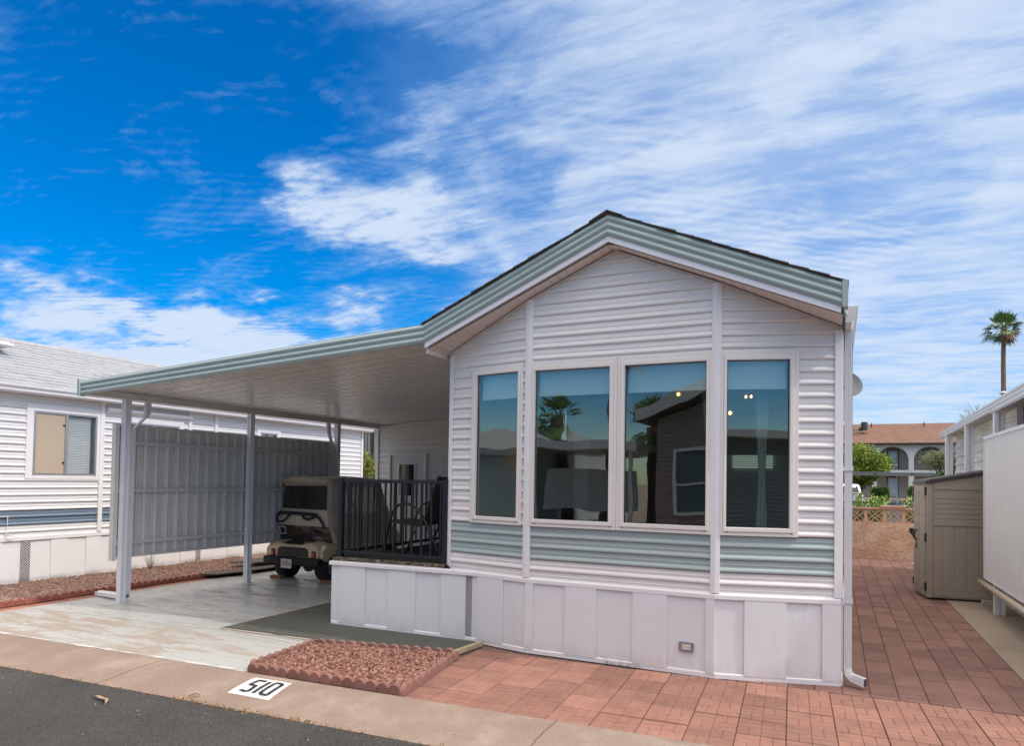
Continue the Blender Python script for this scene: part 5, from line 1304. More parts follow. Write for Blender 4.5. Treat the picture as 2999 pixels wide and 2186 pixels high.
for (a, b, z0, z1) in NWIN:
    if z0 > 1.6: nside(a, b, 1.60, z0)
    if z1 < 2.55: nside(a, b, z1, 2.55)
    fw = .045
    mb = MB()   # flat white surround
    for y0, y1, q0, q1 in ((a - .10, a, z0 - .06, z1 + .10), (b, b + .10, z0 - .06, z1 + .10), (a, b, z1, z1 + .10), (a, b, z0 - .06, z0)): mb.box(NX - .01, NX + .030, y0, y1, q0, q1)
    w_ = mb.obj('window', M_nt, nh, bevel=.004)
    mb = MB(); midy = a + (b - a) * .5; al_ = .028
    for y0, y1, q0, q1 in ((a, a + al_, z0, z1), (b - al_, b, z0, z1), (a, b, z1 - al_, z1), (a, b, z0, z0 + al_), (midy - .02, midy + .02, z0, z1)): hz_ = .003 if q1 - q0 < .05 else 0; mb.box(NX - .04 + hz_, NX + .035 - hz_, y0 + hz_, y1 - hz_, q0 + (.001 if hz_ else 0), q1 - (.001 if hz_ else 0))
    mb.obj('frame', mat('aluminium', (.42, .43, .44), .4, metal=.6, var=.03), w_)
    mb = MB(); mb.box(NX - .008, NX - .004, a + al_, b - al_, z0 + al_, z1 - al_); mb.obj('pane', glassy('nb_glass', (.95, .97, .97), .04), w_)
    mb = MB(); z = z0 + .03
    while z < z1 - .05: mb.prism([(NX - .040, a + .03, z + .020), (NX - .032, a + .03, z), (NX - .030, a + .03, z + .002), (NX - .038, a + .03, z + .022)], (0, b - a - .1, 0)); z += .026
    mb.obj('venetian_blind', mat('blind_slat', (.84, .87, .86), .6, var=.02), w_)
    mb = MB(); mb.add([(NX - .07, a, z0), (NX - .07, b, z0), (NX - .07, b, z1), (NX - .07, a, z1)], [(0, 1, 2, 3)]); mb.obj('backing', mat('nb_dark', (.40, .43, .43), .9), w_)
    if a < 7:
        mb = MB(); mb.box(NX + .012, NX + .018, a + .03, midy - .02, z0 + .03, z1 - .03); mb.obj('insect_screen', mat('tan_screen', (.47, .385, .29), .9, var=.03, vscale=2), w_)
        mb = MB()
        for z in (z1 - .20, z0 + .18): mb.box(NX + .016, NX + .03, midy - .05, midy - .025, z, z + .025)
        mb.obj('screen_clip', M_dark, w_)
for y in (7.07, 8.72, 9.30, 13.73):
    mb = MB(); mb.box(NX, NX + .040, y - .035, y + .035, .71, 2.80); mb.obj('batten', M_nt, nh, bevel=.004)
mb = MB(); mb.prism([(NX, 7.12, 2.72), (NX + .10, 7.12, 2.70), (NX + .10, 7.12, 2.66), (NX, 7.12, 2.60)], (0, 1.6, 0)); mb.obj('window_hood', M_nt, nh, bevel=.004)
belt([(NX, NY0), (NX, NY1)], nh, z0=.645, z1=.715, out=.03) if False else None
mb = MB(); mb.prism([(NX + .012, NY0, .64), (NX + .034, NY0, .645), (NX + .034, NY0, .70), (NX, NY0, .72)], (0, NY1 - NY0, 0)); mb.obj('belt_moulding', M_nt, nh)
ncuts = [5.36, 5.674, 5.920, 6.048, 6.337, 6.585, 6.872, 7.116, 7.43, 7.752, 8.03, 8.301, 8.6, 8.914, 9.027, 9.33, 9.65, 9.97, 10.3, 10.6, 10.9, 11.2, 11.5, 11.8]
skirt_run((NX + .008, NY0), (NX + .008, NY1), [c_ - NY0 for c_ in ncuts], vents=(3, 14), par=nh, zt=.65, bulge=.008, m=mat('neighbour_skirt', (.80, .785, .775), .4, var=.02))
# gutter, soffit and roof
mb = MB(); mb.prism([(NX - .01, NY0 - .2, 2.80), (-10.50, NY0 - .2, 2.80), (-10.50, NY0 - .2, 2.79), (NX - .01, NY0 - .2, 2.79)], (0, NY1 - NY0 + .35, 0)); mb.obj('soffit', M_nt, nh)
mb = MB(); mb.prism([(-10.56, NY0 - .2, 2.775), (-10.50, NY0 - .2, 2.775), (-10.475, NY0 - .2, 2.80), (-10.475, NY0 - .2, 2.825), (-10.445, NY0 - .2, 2.86), (-10.44, NY0 - .2, 2.895), (-10.452, NY0 - .2, 2.895), (-10.56, NY0 - .2, 2.895)], (0, NY1 - NY0 + .35, 0)); mb.obj('gutter', mat('nb_gutter', (.78, .78, .79), .3, var=.02), nh)
mb = MB(); mb.box(-10.60, -10.52, 4.98, 5.32, 2.60, 2.74); mb.obj('light_box', M_nt, nh, bevel=.01)
M_nsh = mat('grey_shingle', (.33, .345, .365), .95, var=.10, vscale=25, bump=.4, bscale=120, attr=.05)
mb = MB(); q = random.Random(17); RX0, RZ0, RX1, RZ1 = -10.46, 2.885, -12.62, 3.86; NC = 15
for i in range(NC):
    xa = RX0 + (RX1 - RX0) * i / NC; za = RZ0 + (RZ1 - RZ0) * i / NC; xb = RX0 + (RX1 - RX0) * (i + 1.15) / NC; zb = RZ0 + (RZ1 - RZ0) * (i + 1.15) / NC
    y = NY0 - .2 - q.uniform(0, .3)
    while y < NY1 + .15:
        l = .305; y2 = min(y + l, NY1 + .15); up_ = .013 + q.choice([0, 0, .006]) + q.uniform(0, .003)
        mb.prism([(xa, y + .002, za), (xa, y + .002, za + up_), (xb, y + .002, zb + .004), (xb, y + .002, zb)], (0, y2 - y - .004, 0), tone=q.random()); y = y2
y = NY0 - .2
while y < NY1 + .1:
    mb.prism([(RX1 + .13, y, RZ1 - .045), (RX1, y, RZ1 + .03), (RX1 - .13, y, RZ1 - .045), (RX1 - .13, y, RZ1 - .06), (RX1 + .13, y, RZ1 - .06)], (0, .15, .012), tone=q.random()); y += .135
mb.obj('roof', M_nsh, nh)
mb = MB(); mb.prism([(NX, NY0, .66), (NX, NY0, 2.8), (RX1, NY0, 3.8), (-14.5, NY0, 2.8), (-14.5, NY0, .66)], (0, .03, 0)); mb.prism([(NX, NY1, .0), (NX, NY1, 2.8), (RX1, NY1, 3.8), (-14.5, NY1, 2.8), (-14.5, NY1, .0)], (0, -.03, 0)); mb.box(-14.5, -14.45, NY0, NY1, 0, 2.85); mb.obj('end_wall', M_nw, nh)
mb = MB(); mb.prism([(RX1, NY0 - .2, RZ1), (-14.75, NY0 - .2, 2.88), (-14.75, NY0 - .2, 2.84), (RX1, NY0 - .2, RZ1 - .05)], (0, NY1 - NY0 + .35, 0)); mb.obj('far_roof_slope', M_nsh, nh)
mb = MB(); mb.box(-12.05, -11.65, 5.75, 6.20, 3.58, 3.665); mb.prism([(-12.07, 5.73, 3.665), (-11.60, 5.73, 3.60), (-11.60, 5.73, 3.635), (-12.07, 5.73, 3.70)], (0, .50, 0)); mb.obj('roof_vent', M_nt, nh, bevel=.008)
mb = MB(); cy, cz = 5.745, .735
pts = [(-10.655, 5.715, 1.0), (-10.655, 5.715, .9), (-10.65, 5.705, .80)] + [(-10.645 + .003 * i / 6, cy + .055 * math.cos(a), cz + .055 * math.sin(a)) for i, a in enumerate([PI * .8 + 2 * PI * j / 22 * 1.9 for j in range(23)])]
mb.tube(pts, .004, 6); mb.tube([(-10.68, 5.60, .99), (-10.66, 5.66, 1.005), (-10.655, 5.74, 1.0)], .006, 6); mb.obj('cable', mat('cable_white', (.7, .7, .68), .5), nh)

# ------------------------------------------------------------------ right neighbour home with its porch roof
rh = thing('mobile_home', (4, 11, 0), 'white neighbour home at the right edge with a ribbed sloping porch roof edge', 'mobile home')
M_rw = mat('grimy_siding', (.66, .65, .61), .5, var=.05, vscale=1.5, dirt=.55)
M_rt = mat('right_trim', (.70, .73, .77), .35, var=.04)
WX = 2.13
mb = MB(); siding(mb, (WX, 15.9), (WX, 10.85), (-1, 0), .30, 2.75, None, phase=.3, pitch=.16, amp=1.5); mb.obj('siding', M_rw, rh)
mb = MB(); siding(mb, (6.2, 15.9), (WX, 15.9), (0, 1), .30, 2.62, None, amp=1.2); siding(mb, (WX, 10.85), (6.2, 10.85), (0, -1), .30, 2.8, None, pitch=.16, amp=1.5); siding(mb, (2.9, 10.85), (2.9, 6.3), (-1, 0), .30, 3.1, None, amp=1.2); mb.obj('siding', mat('shade_siding', (.55, .54, .51), .5, var=.04), rh)  # siding colour darkened to carry the shade under the porch
mb = MB(); mb.box(WX - .02, WX + .05, 10.80, 10.86, .3, 2.72); mb.box(WX + .16, WX + .20, 10.81, 10.85, .3, 2.68); mb.box(WX + .16, 3.4, 10.81, 10.85, 2.45, 2.50); mb.obj('corner_post', M_rt, rh, bevel=.004)
mb = MB(); siding(mb, (2.9, 6.5), (6.2, 6.5), (0, -1), .3, 3.3, None); mb.box(2.15, 6.2, 6.4, 15.9, 0.0, .32); mb.obj('front_wall', M_nw, rh)
mb = MB(); ribbed(mb, (1.87, 6.3, 2.668), (1.87, 11.05, 2.640), .20, .155, (-1, 0, 0), amp=.02); mb.obj('fascia', M_rt, rh)
mb = MB(); ribbed(mb, (1.868, 11.0, 2.655), (1.87, 15.97, 2.600), .135, .125, (-1, 0, 0), amp=.018); mb.obj('fascia', M_rt, rh)
mb = MB(); mb.add([(1.885, 6.3, 2.69), (6.5, 6.3, 3.4), (6.5, 16.0, 3.4), (1.885, 16.0, 2.62)], [(0, 1, 2, 3)]); mb.add([(1.885, 6.3, 2.86), (6.5, 6.3, 3.9), (6.5, 16.0, 3.9), (1.885, 16.0, 2.72)], [(0, 1, 2, 3)]); mb.add([(1.885, 6.31, 2.68), (6.5, 6.31, 3.3), (6.5, 6.31, 3.9), (1.885, 6.31, 2.86)], [(0, 1, 2, 3)]); mb.add([(1.885, 15.96, 2.61), (6.5, 15.96, 3.3), (6.5, 15.96, 3.9), (1.885, 15.96, 2.73)], [(0, 1, 2, 3)]); mb.obj('porch_roof', mat('porch_ceiling', (.50, .46, .42), .6), rh)
for y in (15.1, 12.93, 10.72, 8.3, 6.3):
    mb = MB(); mb.box(1.845, 1.90, y - .05, y + .05, .0 if y > 9 else .0, 2.62); mb.box(1.90, 1.93, y - .035, y - .01, 0, 2.62); mb.box(1.93, 1.965, y - .05, y + .05, 0, 2.62); mb.obj('post', M_rt, rh, bevel=.004)
sc_ = thing('screen_panel', (1.85, 8.8, .4), 'white corrugated metal screen panel on the neighbour porch at the right edge', 'panel')
mb = MB(); corrugate(mb, (1.842, 11.28, .412), (1.842, 6.2, .412), (0, 0, 1), 1.90, (-1, 0, 0), .068, .008, .55); mb.obj('sheet', mat('panel_white', (.68, .70, .71), .35, var=.03, vscale=2), sc_)
mb = MB(); mb.box(1.825, 1.855, 6.2, 11.30, 2.305, 2.345); mb.box(1.825, 1.855, 11.27, 11.30, .41, 2.32); mb.box(1.83, 1.86, 6.2, 11.30, .398, .415); mb.obj('edge_trim', M_rt, sc_)
mb = MB(); mb.tube([(1.80, 11.42, .345), (1.80, 6.2, .345)], .034, 14); tag(mb.obj('pipe', mat('beige_pipe', (.55, .48, .38), .4, var=.05), origin=(1.8, 9, .3)), 'beige plastic pipe running below the white corrugated panel', 'pipe')

# resin shed
shd = thing('storage_shed', (1.55, 12.0, 0), 'beige resin garden shed with double doors and dark roof between the homes', 'shed')
M_rs = mat('shed_resin', (.335, .295, .245), .55, var=.04, vscale=3, bump=.1, bscale=140)
M_rg = mat('shed_groove', (.12, .10, .08), .8, var=0)
A_ = Vector((1.192, 11.634)); Bf = Vector((1.105, 12.41)); Cc = Vector((1.99, 11.73))
# body
mb = MB(); body = [A_, Bf, Vector((1.93, 12.52)), Vector((2.02, 11.73))]
hA, hB = 1.70, 1.86
mb.add([(A_.x, A_.y, .03), (Bf.x, Bf.y, .03), (1.93, 12.52, .03), (2.02, 11.73, .03), (A_.x, A_.y, hA), (Bf.x, Bf.y, hA), (1.93, 12.52, hB), (2.02, 11.73, hB)], [(0, 4, 5, 1), (1, 5, 6, 2), (2, 6, 7, 3), (3, 7, 4, 0), (4, 7, 6, 5)]); mb.obj('body', M_rs, shd, bevel=.012)
du = (Vector((2.02, 11.73)) - A_); Lr = du.length; du.normalize(); nr_ = Vector((du.y, -du.x))
def rp3(s, z, o): return Vector((A_.x + du.x * s + nr_.x * o, A_.y + du.y * s + nr_.y * o, z))
def relief(s0, s1, z0, z1, o, name='side_panel', f=rp3, m=M_rs, z1b=None):
    mb = MB(); z1b = z1 if z1b is None else z1b
    mb.prism([f(s0, z0, -.005), f(s1, z0, -.005), f(s1, z1b, -.005), f(s0, z1, -.005)], f(0, 0, o + .005) - f(0, 0, 0)); return mb.obj(name, m, shd, bevel=.005)
relief(.0, .075, .03, 1.69, .016, 'corner_post')
topz = lambda s: 1.70 + .16 * s / Lr
relief(.08, .80, 1.08, 1.17, .016); relief(.08, .80, .05, .13, .014); relief(.775, .83, .05, 1.83, .014)
relief(.08, .78, topz(.08) - .11, topz(.08) - .012, .014, z1b=topz(.8) - .015)
for i in range(5): relief(.082, .775, 1.18 + i * .073, 1.18 + i * .073 + .064, .007)
for s0, s1 in ((.082, .195), (.208, .35), (.363, .50), (.513, .65), (.663, .773)): relief(s0, s1, .135, 1.07, .006)
df = (Bf - A_); Lf = df.length; df.normalize(); nf_ = Vector((-df.y, df.x))
def fp3(s, z, o): return Vector((A_.x + df.x * s + nf_.x * o, A_.y + df.y * s + nf_.y * o, z))
for s0, s1 in ((.05, .385), (.40, .76)):
    relief(s0, s1, .06, 1.66, .014, 'door', fp3)
    m_ = (s0 + s1) / 2
    for a_, b_ in ((s0 + .03, m_ - .01), (m_ + .01, s1 - .03)):
        relief(a_, b_, .14, 1.12, .020, 'door_panel', fp3)
        for i in range(6): relief(a_, b_, 1.20 + i * .065, 1.20 + i * .065 + .055, .020, 'door_slat', fp3)
for s in (.035, .765):
    for z in (.184, .90, 1.58): relief(s - .022, s + .022, z - .06, z + .06, .026, 'hinge', fp3, M_black)
mb = MB(); mb.tube([fp3(.50, .99, .02), fp3(.50, .97, .05), fp3(.50, .91, .065), fp3(.50, .85, .05), fp3(.50, .83, .02)], .012, 8); mb.tube([fp3(.52, .80, .02), fp3(.53, .74, .03), fp3(.54, .70, .025)], .008, 6); mb.obj('door_handle', M_black, shd)
mb = MB(); mb.prism([fp3(.74, .99, .0), fp3(.80, .99, .06), fp3(.80, .94, .07), fp3(.78, .86, .02), fp3(.74, .85, .0)], (df * .03).to_3d()); mb.obj('side_latch', M_black, shd)
mb = MB(); mb.loft([[Vector((A_.x - .03, A_.y - .04, hA - .02)), Vector((Bf.x - .03, Bf.y + .04, hA - .02)), Vector((Bf.x - .02, Bf.y + .04, hA + .03)), Vector((A_.x - .02, A_.y - .04, hA + .03))], [Vector((1.22, A_.y - .045, hA)), Vector((1.14, 12.48, hA)), Vector((1.15, 12.48, hA + .055)), Vector((1.23, A_.y - .045, hA + .055))], [Vector((2.06, 11.68, hB - .0)), Vector((1.98, 12.58, hB - .0)), Vector((1.98, 12.58, hB + .05)), Vector((2.06, 11.68, hB + .05))]])
mb.obj('roof', mat('shed_roof', (.055, .048, .045), .6, var=.15), shd, bevel=.006)
mb = MB(); mb.box(1.84, 2.02, 11.45, 11.55, .0, .07); tag(mb.obj('concrete_block', mat('block_grey', (.45, .42, .40), .9, bump=.5), origin=(1.9, 11.5, 0), bevel=.008), 'small grey concrete block on the ground at the shed corner', 'block')

# ------------------------------------------------------------------ boundary wall with breeze blocks
bw = thing('boundary_wall', (1, 17.4, 0), 'tan stucco boundary wall topped with flower patterned breeze blocks', 'wall')
M_stu = mat('stucco', (.74, .48, .33), .95, var=.14, vscale=14, bump=1.0, bscale=16, bdist=.05, col2=(.84, .64, .48), c2scale=3, c2lo=.45, c2hi=.62)
M_brz = mat('breeze_block', (.68, .44, .31), .95, var=.08, vscale=5, bump=.4, bscale=80)
mb = MB(); mb.box(-4, 9, 17.32, 17.52, -.1, .815); o_ = mb.obj('stucco_base', M_stu, bw)
CWD = .372
for i in range(-3, 9):
    x0 = .155 + i * CWD - .30; x1 = x0 + CWD; z0, z1 = .815, 1.118; cx = (x0 + x1) / 2; cz = (z0 + z1) / 2
    mb = MB()
    Y0, Y1 = 17.37, 17.47
    mb.box(x0, x0 + .036, Y0, Y1, z0, z1); mb.box(x1 - .036, x1, Y0, Y1, z0, z1); mb.box(x0 + .036, x1 - .036, Y0, Y1, z0, z0 + .018); mb.box(x0 + .036, x1 - .036, Y0, Y1, z1 - .018, z1)
    hw, hh = (x1 - x0) / 2 - .036, (z1 - z0) / 2 - .018
    for sx in (-1, 1):
        for sz in (-1, 1):
            for bend in (-1, 1):
                pts = []
                for k_ in range(7):
                    t_ = k_ / 6; p = Vector((cx + sx * hw * t_, 0, cz + sz * hh * t_)); nn_ = Vector((-sz * hh, 0, sx * hw)).normalized() * bend * .040 * math.sin(PI * t_)
                    pts.append((p.x + nn_.x, (Y0 + Y1) / 2, p.z + nn_.z))
                for a, b in zip(pts, pts[1:]): mb.bar(a, b, .10, .020, upv=(-(b[2] - a[2]), 0, b[0] - a[0]))
    mb.obj('breeze_block', M_brz, bw)
mb = MB(); mb.box(-4, 9, 17.34, 17.50, 1.119, 1.150); mb.obj('cap', mat('wall_cap', (.56, .34, .24), .95, var=.1), bw)
mb = MB(); mb.box(.89, 1.38, 17.33, 17.51, 1.153, 1.20); mb.obj('cap_block', MATS['wall_cap'], bw, bevel=.006)

# ------------------------------------------------------------------ plants
def foliage_mat(name, c0, c1, rough=.55):
    m = mat(name, c0, rough, var=.10, vscale=2, attr=1, col2=c1); return m
F_lime = foliage_mat('citrus_leaf', (.06, .13, .008), (.36, .44, .03)); F_ole = foliage_mat('oleander_leaf', (.08, .18, .02), (.38, .55, .10)); F_hed = foliage_mat('hedge_leaf', (.03, .07, .012), (.10, .19, .03)); F_dk = foliage_mat('dark_leaf', (.02, .05, .01), (.07, .14, .02))
F_pv = foliage_mat('palo_verde_leaf', (.13, .15, .06), (.34, .36, .17)); F_yel = foliage_mat('bush_leaf', (.09, .13, .02), (.40, .42, .08)); M_bark = mat('bark', (.12, .085, .055), .95, var=.3, vscale=8, bump=.6)
def stems(mb, base, c, r, n, q, r0=.04):
    for i in range(n):
        a = q.uniform(0, 2 * PI); tip = Vector(c) + Vector((math.cos(a) * r[0] * .6, math.sin(a) * r[1] * .6, r[2] * q.uniform(-.3, .5)))
        b = Vector(base); mid = b.lerp(tip, .5) + Vector((q.uniform(-.1, .1) * r[0], q.uniform(-.1, .1) * r[1], .1 * r[2])); mb.tube([b, mid, tip], [r0, r0 * .55, r0 * .2], 6)
def plant(name, base, c, r, n, size, fm, label, cat, group=None, seed=1, lobes=7, trunk=None, aspect=.45, shell=.55, nst=6, r0=.03, tname='trunk', cname='crown'):
    t_ = thing(name, base, label, cat, group); q = random.Random(seed)
    mb = MB(); leaves(mb, c, r, n, size, seed, lobes, shell, aspect=aspect); mb.obj(cname, fm, t_)
    mb = MB(); st_ = Vector(base)
    if trunk: st_ = Vector(trunk); mb.tube([base, Vector(base).lerp(st_, .5) + Vector((.03, 0, 0)), st_], [r0 * 1.6, r0 * 1.3, r0 * 1.1], 10)
    stems(mb, st_, c, r, nst, q, r0); mb.obj(tname, M_bark, t_); return t_
ot = plant('orange_tree', (2.15, 77, 0), (2.42, 77, 3.70), (2.67, 2.3, 2.42), 17000, .25, F_lime, 'round bright green orange tree in front of the arched building', 'tree', seed=5, lobes=16, trunk=(2.3, 77, 1.8), r0=.10, nst=9, shell=.5)
mb = MB(); q = random.Random(77)
for i in range(12):
    a = q.uniform(PI, 2 * PI); e = q.uniform(-.5, 1.2); mb.ball((2.42 + 2.4 * math.cos(e) * math.cos(a), 77 + 2.2 * math.cos(e) * math.sin(a), 3.7 + 2.1 * math.sin(e)), .07, 6)
mb.obj('fruit', mat('orange_fruit', (.65, .25, .03), .5), ot)
def oleander(name, x0, x1, y, z1, n, label, seed):
    t_ = thing(name, ((x0 + x1) / 2, y, 0), label, 'shrub', 'oleander shrubs behind the boundary wall'); q = random.Random(seed); ms_, ml = MB(), MB()
    for i in range(n):
        x = q.uniform(x0, x1); yy = y + q.uniform(-.35, .35); h = z1 * q.uniform(.72, 1.0) * (1 - .25 * abs((x - (x0 + x1) / 2) / (x1 - x0)) ** 2); lean = Vector((q.gauss(0, .12), q.gauss(0, .1), 1)).normalized()
        b = Vector((x, yy, .2)); tip = b + lean * (h - .2); ms_.tube([b, tip], [.008, .003], 5)
        for k_ in range(30):
            t__ = q.uniform(.35, 1); p = b.lerp(tip, t__); a = q.uniform(0, 2 * PI); d = Vector((math.cos(a), math.sin(a), q.uniform(.3, 1.3))).normalized(); sd = d.cross(Vector((0, 0, 1))).normalized(); l = q.uniform(.09, .16)
            ml.add([p, p + d * l * .45 + sd * .016, p + d * l, p + d * l * .45 - sd * .016], [(0, 1, 2, 3)], tone=min(1, max(0, .3 + .6 * (t__ - .5) + q.uniform(-.25, .35))))
    ml.obj('foliage', F_ole, t_); ms_.obj('stem', M_bark, t_)
oleander('oleander', -.9, 1.10, 18.6, 1.50, 130, 'bright green oleander shrub behind the boundary wall left of its raised cap', 2)
oleander('oleander', 1.45, 2.6, 18.7, 1.46, 80, 'bright green oleander shrub behind the boundary wall beside the shed', 3)
def hedge(x0, x1, y, z0, z1, n, label, seed):
    t_ = thing('hedge', ((x0 + x1) / 2, y, 0), label, 'hedge', 'clipped hedges by the arched building'); q = random.Random(seed); mb = MB()
    for i in range(n):
        f = q.randrange(3); u, v = q.uniform(-1, 1), q.uniform(-1, 1)
        p = [(u, -1, v), (u, v, 1), (q.choice([-1, 1]), u, v)][f]; k_ = (1 - .18 * (p[0] ** 4 + p[1] ** 4 * .5 + p[2] ** 4 * .5)) * q.uniform(.93, 1.03)
        P = Vector(((x0 + x1) / 2 + p[0] * k_ * (x1 - x0) / 2, y + p[1] * k_ * .8, (z0 + z1) / 2 + p[2] * k_ * (z1 - z0) / 2)); d = Vector((q.gauss(0, 1), q.gauss(0, 1), q.gauss(0, 1))).normalized(); sd = d.orthogonal().normalized(); s_ = q.uniform(.06, .12)
        mb.add([P, P + d * s_ + sd * s_ * .6, P + d * s_ * 2, P + d * s_ - sd * s_ * .6], [(0, 1, 2, 3)], tone=q.random())
    mb.obj('foliage', F_hed, t_); mb = MB(); mb.box(x0 + .2, x1 - .2, y - .6, y + .6, .1, z1 - .2); mb.obj('inner_branches', mat('hedge_dark', (.02, .03, .01), .9), t_)
hedge(3.2, 5.15, 82, .2, 1.5, 5000, 'clipped green hedge between the white car and the carport post', 4)
hedge(6.62, 8.4, 82, .3, 1.63, 4000, 'clipped green hedge partly hidden by the beige shed', 5)
plant('palo_verde', (5.6, 45, 0), (5.5, 45, 3.35), (1.5, 1.4, 1.1), 9000, .16, F_pv, 'feathery grey green palo verde tree behind the neighbour porch posts', 'tree', seed=8, lobes=12, trunk=(5.6, 45, 1.6), r0=.07, nst=12, aspect=.16, shell=.2)
plant('shrub', (5.2, 43, 0), (5.2, 43, 2.0), (1.5, 1.0, .75), 4500, .12, F_dk, 'dark green leafy shrub below the palo verde beyond the shed', 'shrub', seed=9, lobes=8, tname='stem')
pt_ = thing('palo_verde', (7.0, 41, 0), 'thin grey green treetop showing above the porch roof beside the palm', 'tree', None); mb = MB(); mt = MB(); q = random.Random(10)
for i in range(150):
    a = q.uniform(0, 2 * PI); b = Vector((6.75 + q.uniform(-.8, .9), 41 + q.uniform(-.5, .5), q.uniform(4.2, 5.0))); d = Vector((math.cos(a) * .55, math.sin(a) * .3, q.uniform(.5, 1.1))).normalized(); l = q.uniform(.4, 1.05); tip = b + d * l; mt.tube([b, tip], [.010, .003], 4)
    for k_ in range(26):
        p = b.lerp(tip, q.uniform(.3, 1.0)) + Vector((q.gauss(0, .03), q.gauss(0, .03), q.gauss(0, .03))); e = (d + Vector((q.gauss(0, .5), q.gauss(0, .5), q.gauss(0, .4)))).normalized(); sd = e.orthogonal().normalized(); mb.add([p, p + e * .05 + sd * .008, p + e * .10, p + e * .05 - sd * .008], [(0, 1, 2, 3)], tone=q.random())
mb.obj('crown', F_pv, pt_); mt.tube([(7.0, 41, 0), (7.0, 41, 2.5), (6.8, 41, 4.5)], [.12, .1, .06], 8)
for i in range(9): mt.tube([(7.0, 41, 2.5), (6.75 + q.uniform(-.7, .8), 41 + q.uniform(-.4, .4), 4.6)], [.05, .015], 6)
mt.obj('trunk', M_bark, pt_)
bsh = plant('bush', (-15.6, 20.5, 0), (-15.6, 20.5, 1.75), (.95, .9, 1.15), 5200, .085, F_yel, 'yellow green bush seen between the neighbour home and the storage room', 'shrub', seed=12, lobes=9, nst=16, r0=.02, aspect=.4, shell=.15, tname='stem', cname='foliage')

# palm
def palm(name, x, y, h, r, label, seed, group=None, nf=30, fs=1.25, skirt=True):
    t_ = thing(name, (x, y, 0), label, 'palm tree', group); q = random.Random(seed); mb = MB(); pts = []; rr = []
    for i in range(30):
        t__ = i / 29; pts.append((x + .25 * math.sin(t__ * 2.2 + seed) - .25 * math.sin(seed), y, h * t__)); rr.append(r * (1.15 - .25 * t__) * (1 + .05 * (i % 2)) if i < 28 else r)
    mb.tube(pts, rr, 12); mb.obj('trunk', mat('palm_trunk', (.20, .13, .09), .95, var=.25, vscale=4, bump=.8, bscale=8, stretch=(1, 1, 5)), t_)
    tp = Vector(pts[-1]); fm = foliage_mat('palm_leaf', (.05, .12, .03), (.24, .36, .12)); dead = foliage_mat('palm_dead', (.13, .075, .04), (.34, .21, .13))
    gm, dm = MB(), MB()
    def frond(mb, az, el, L_, R_, n_, tone, droop):
        d = Vector((math.cos(az) * math.cos(el), math.sin(az) * math.cos(el), math.sin(el))); hub = tp + d * L_ + Vector((0, 0, -droop * L_ * .3)); mb.tube([tp, tp + d * L_ * .55, hub], [.025, .018, .012], 5, tone=tone)
        sd = d.cross(Vector((0, 0, 1))).normalized(); u = sd.cross(d).normalized()
        for k_ in range(n_):
            a = (k_ / (n_ - 1) - .5) * 2.5 + q.uniform(-.05, .05); e = (d * math.cos(a) + sd * math.sin(a)).normalized(); rl = R_ * (1 - .22 * abs(a) / 1.25) * q.uniform(.85, 1.1); wv_ = sd * math.cos(a) - d * math.sin(a); w_ = .035 * fs; cup = u * abs(math.sin(a)) * R_ * .12
            m_ = hub + e * rl * .55 + cup; en = hub + e * rl + cup + Vector((0, 0, -droop * rl * .45 - .03 * rl)) ; mb.add([hub, m_ + wv_ * w_, en, m_ - wv_ * w_], [(0, 1, 2, 3)], tone=min(1, max(0, tone + q.uniform(-.25, .25))))
    for i in range(nf):
        az = q.uniform(0, 2 * PI); el = -.55 + 1.95 * (i / (nf - 1)) ** .9; frond(gm, az, el, q.uniform(.45, .75) * fs, q.uniform(.62, .85) * fs, 22, .2 + .5 * q.random(), q.uniform(.3, .9) if el < .6 else .15)
    if skirt:
        for i in range(14): frond(dm, q.uniform(-1.2, 1.1), q.uniform(-1.25, -.8), q.uniform(.3, .7) * fs, q.uniform(.5, .8) * fs, 12, q.random(), .5)
        for i in range(16): a = q.uniform(0, 2 * PI); b = tp + Vector((math.cos(a) * r, math.sin(a) * r, -q.uniform(.1, 1.3))); dm.tube([b, b + Vector((math.cos(a) * .22, math.sin(a) * .22, q.uniform(.05, .25)))], [.03, .012], 5, tone=q.random())
    gm.obj('fronds', fm, t_); dm.obj('dead_fronds', dead, t_) if skirt else None
palm('palm_tree', 11.22, 60, 13.25, .155, 'tall fan palm with a brown dead skirt rising above the porch roof', 3, nf=40, fs=1.08)
# lamp near the palm
sl = thing('street_lamp', (9.75, 52, 0), 'small grey street lamp head in front of the palm trunk', 'street lamp'); mb = MB(); mb.tube([(9.82, 52, 0), (9.82, 52, 7.5), (9.76, 52, 7.68), (9.62, 52, 7.72)], .03, 8); mb.obj('pole', M_rt, sl)
mb = MB(); mb.lathe([(.0, .08), (.05, .07), (.13, .02), (.27, -.06), (.26, -.07), (.0, -.05)], (9.48, 52, 7.66), seg=20); mb.obj('lamp_head', M_rt, sl)

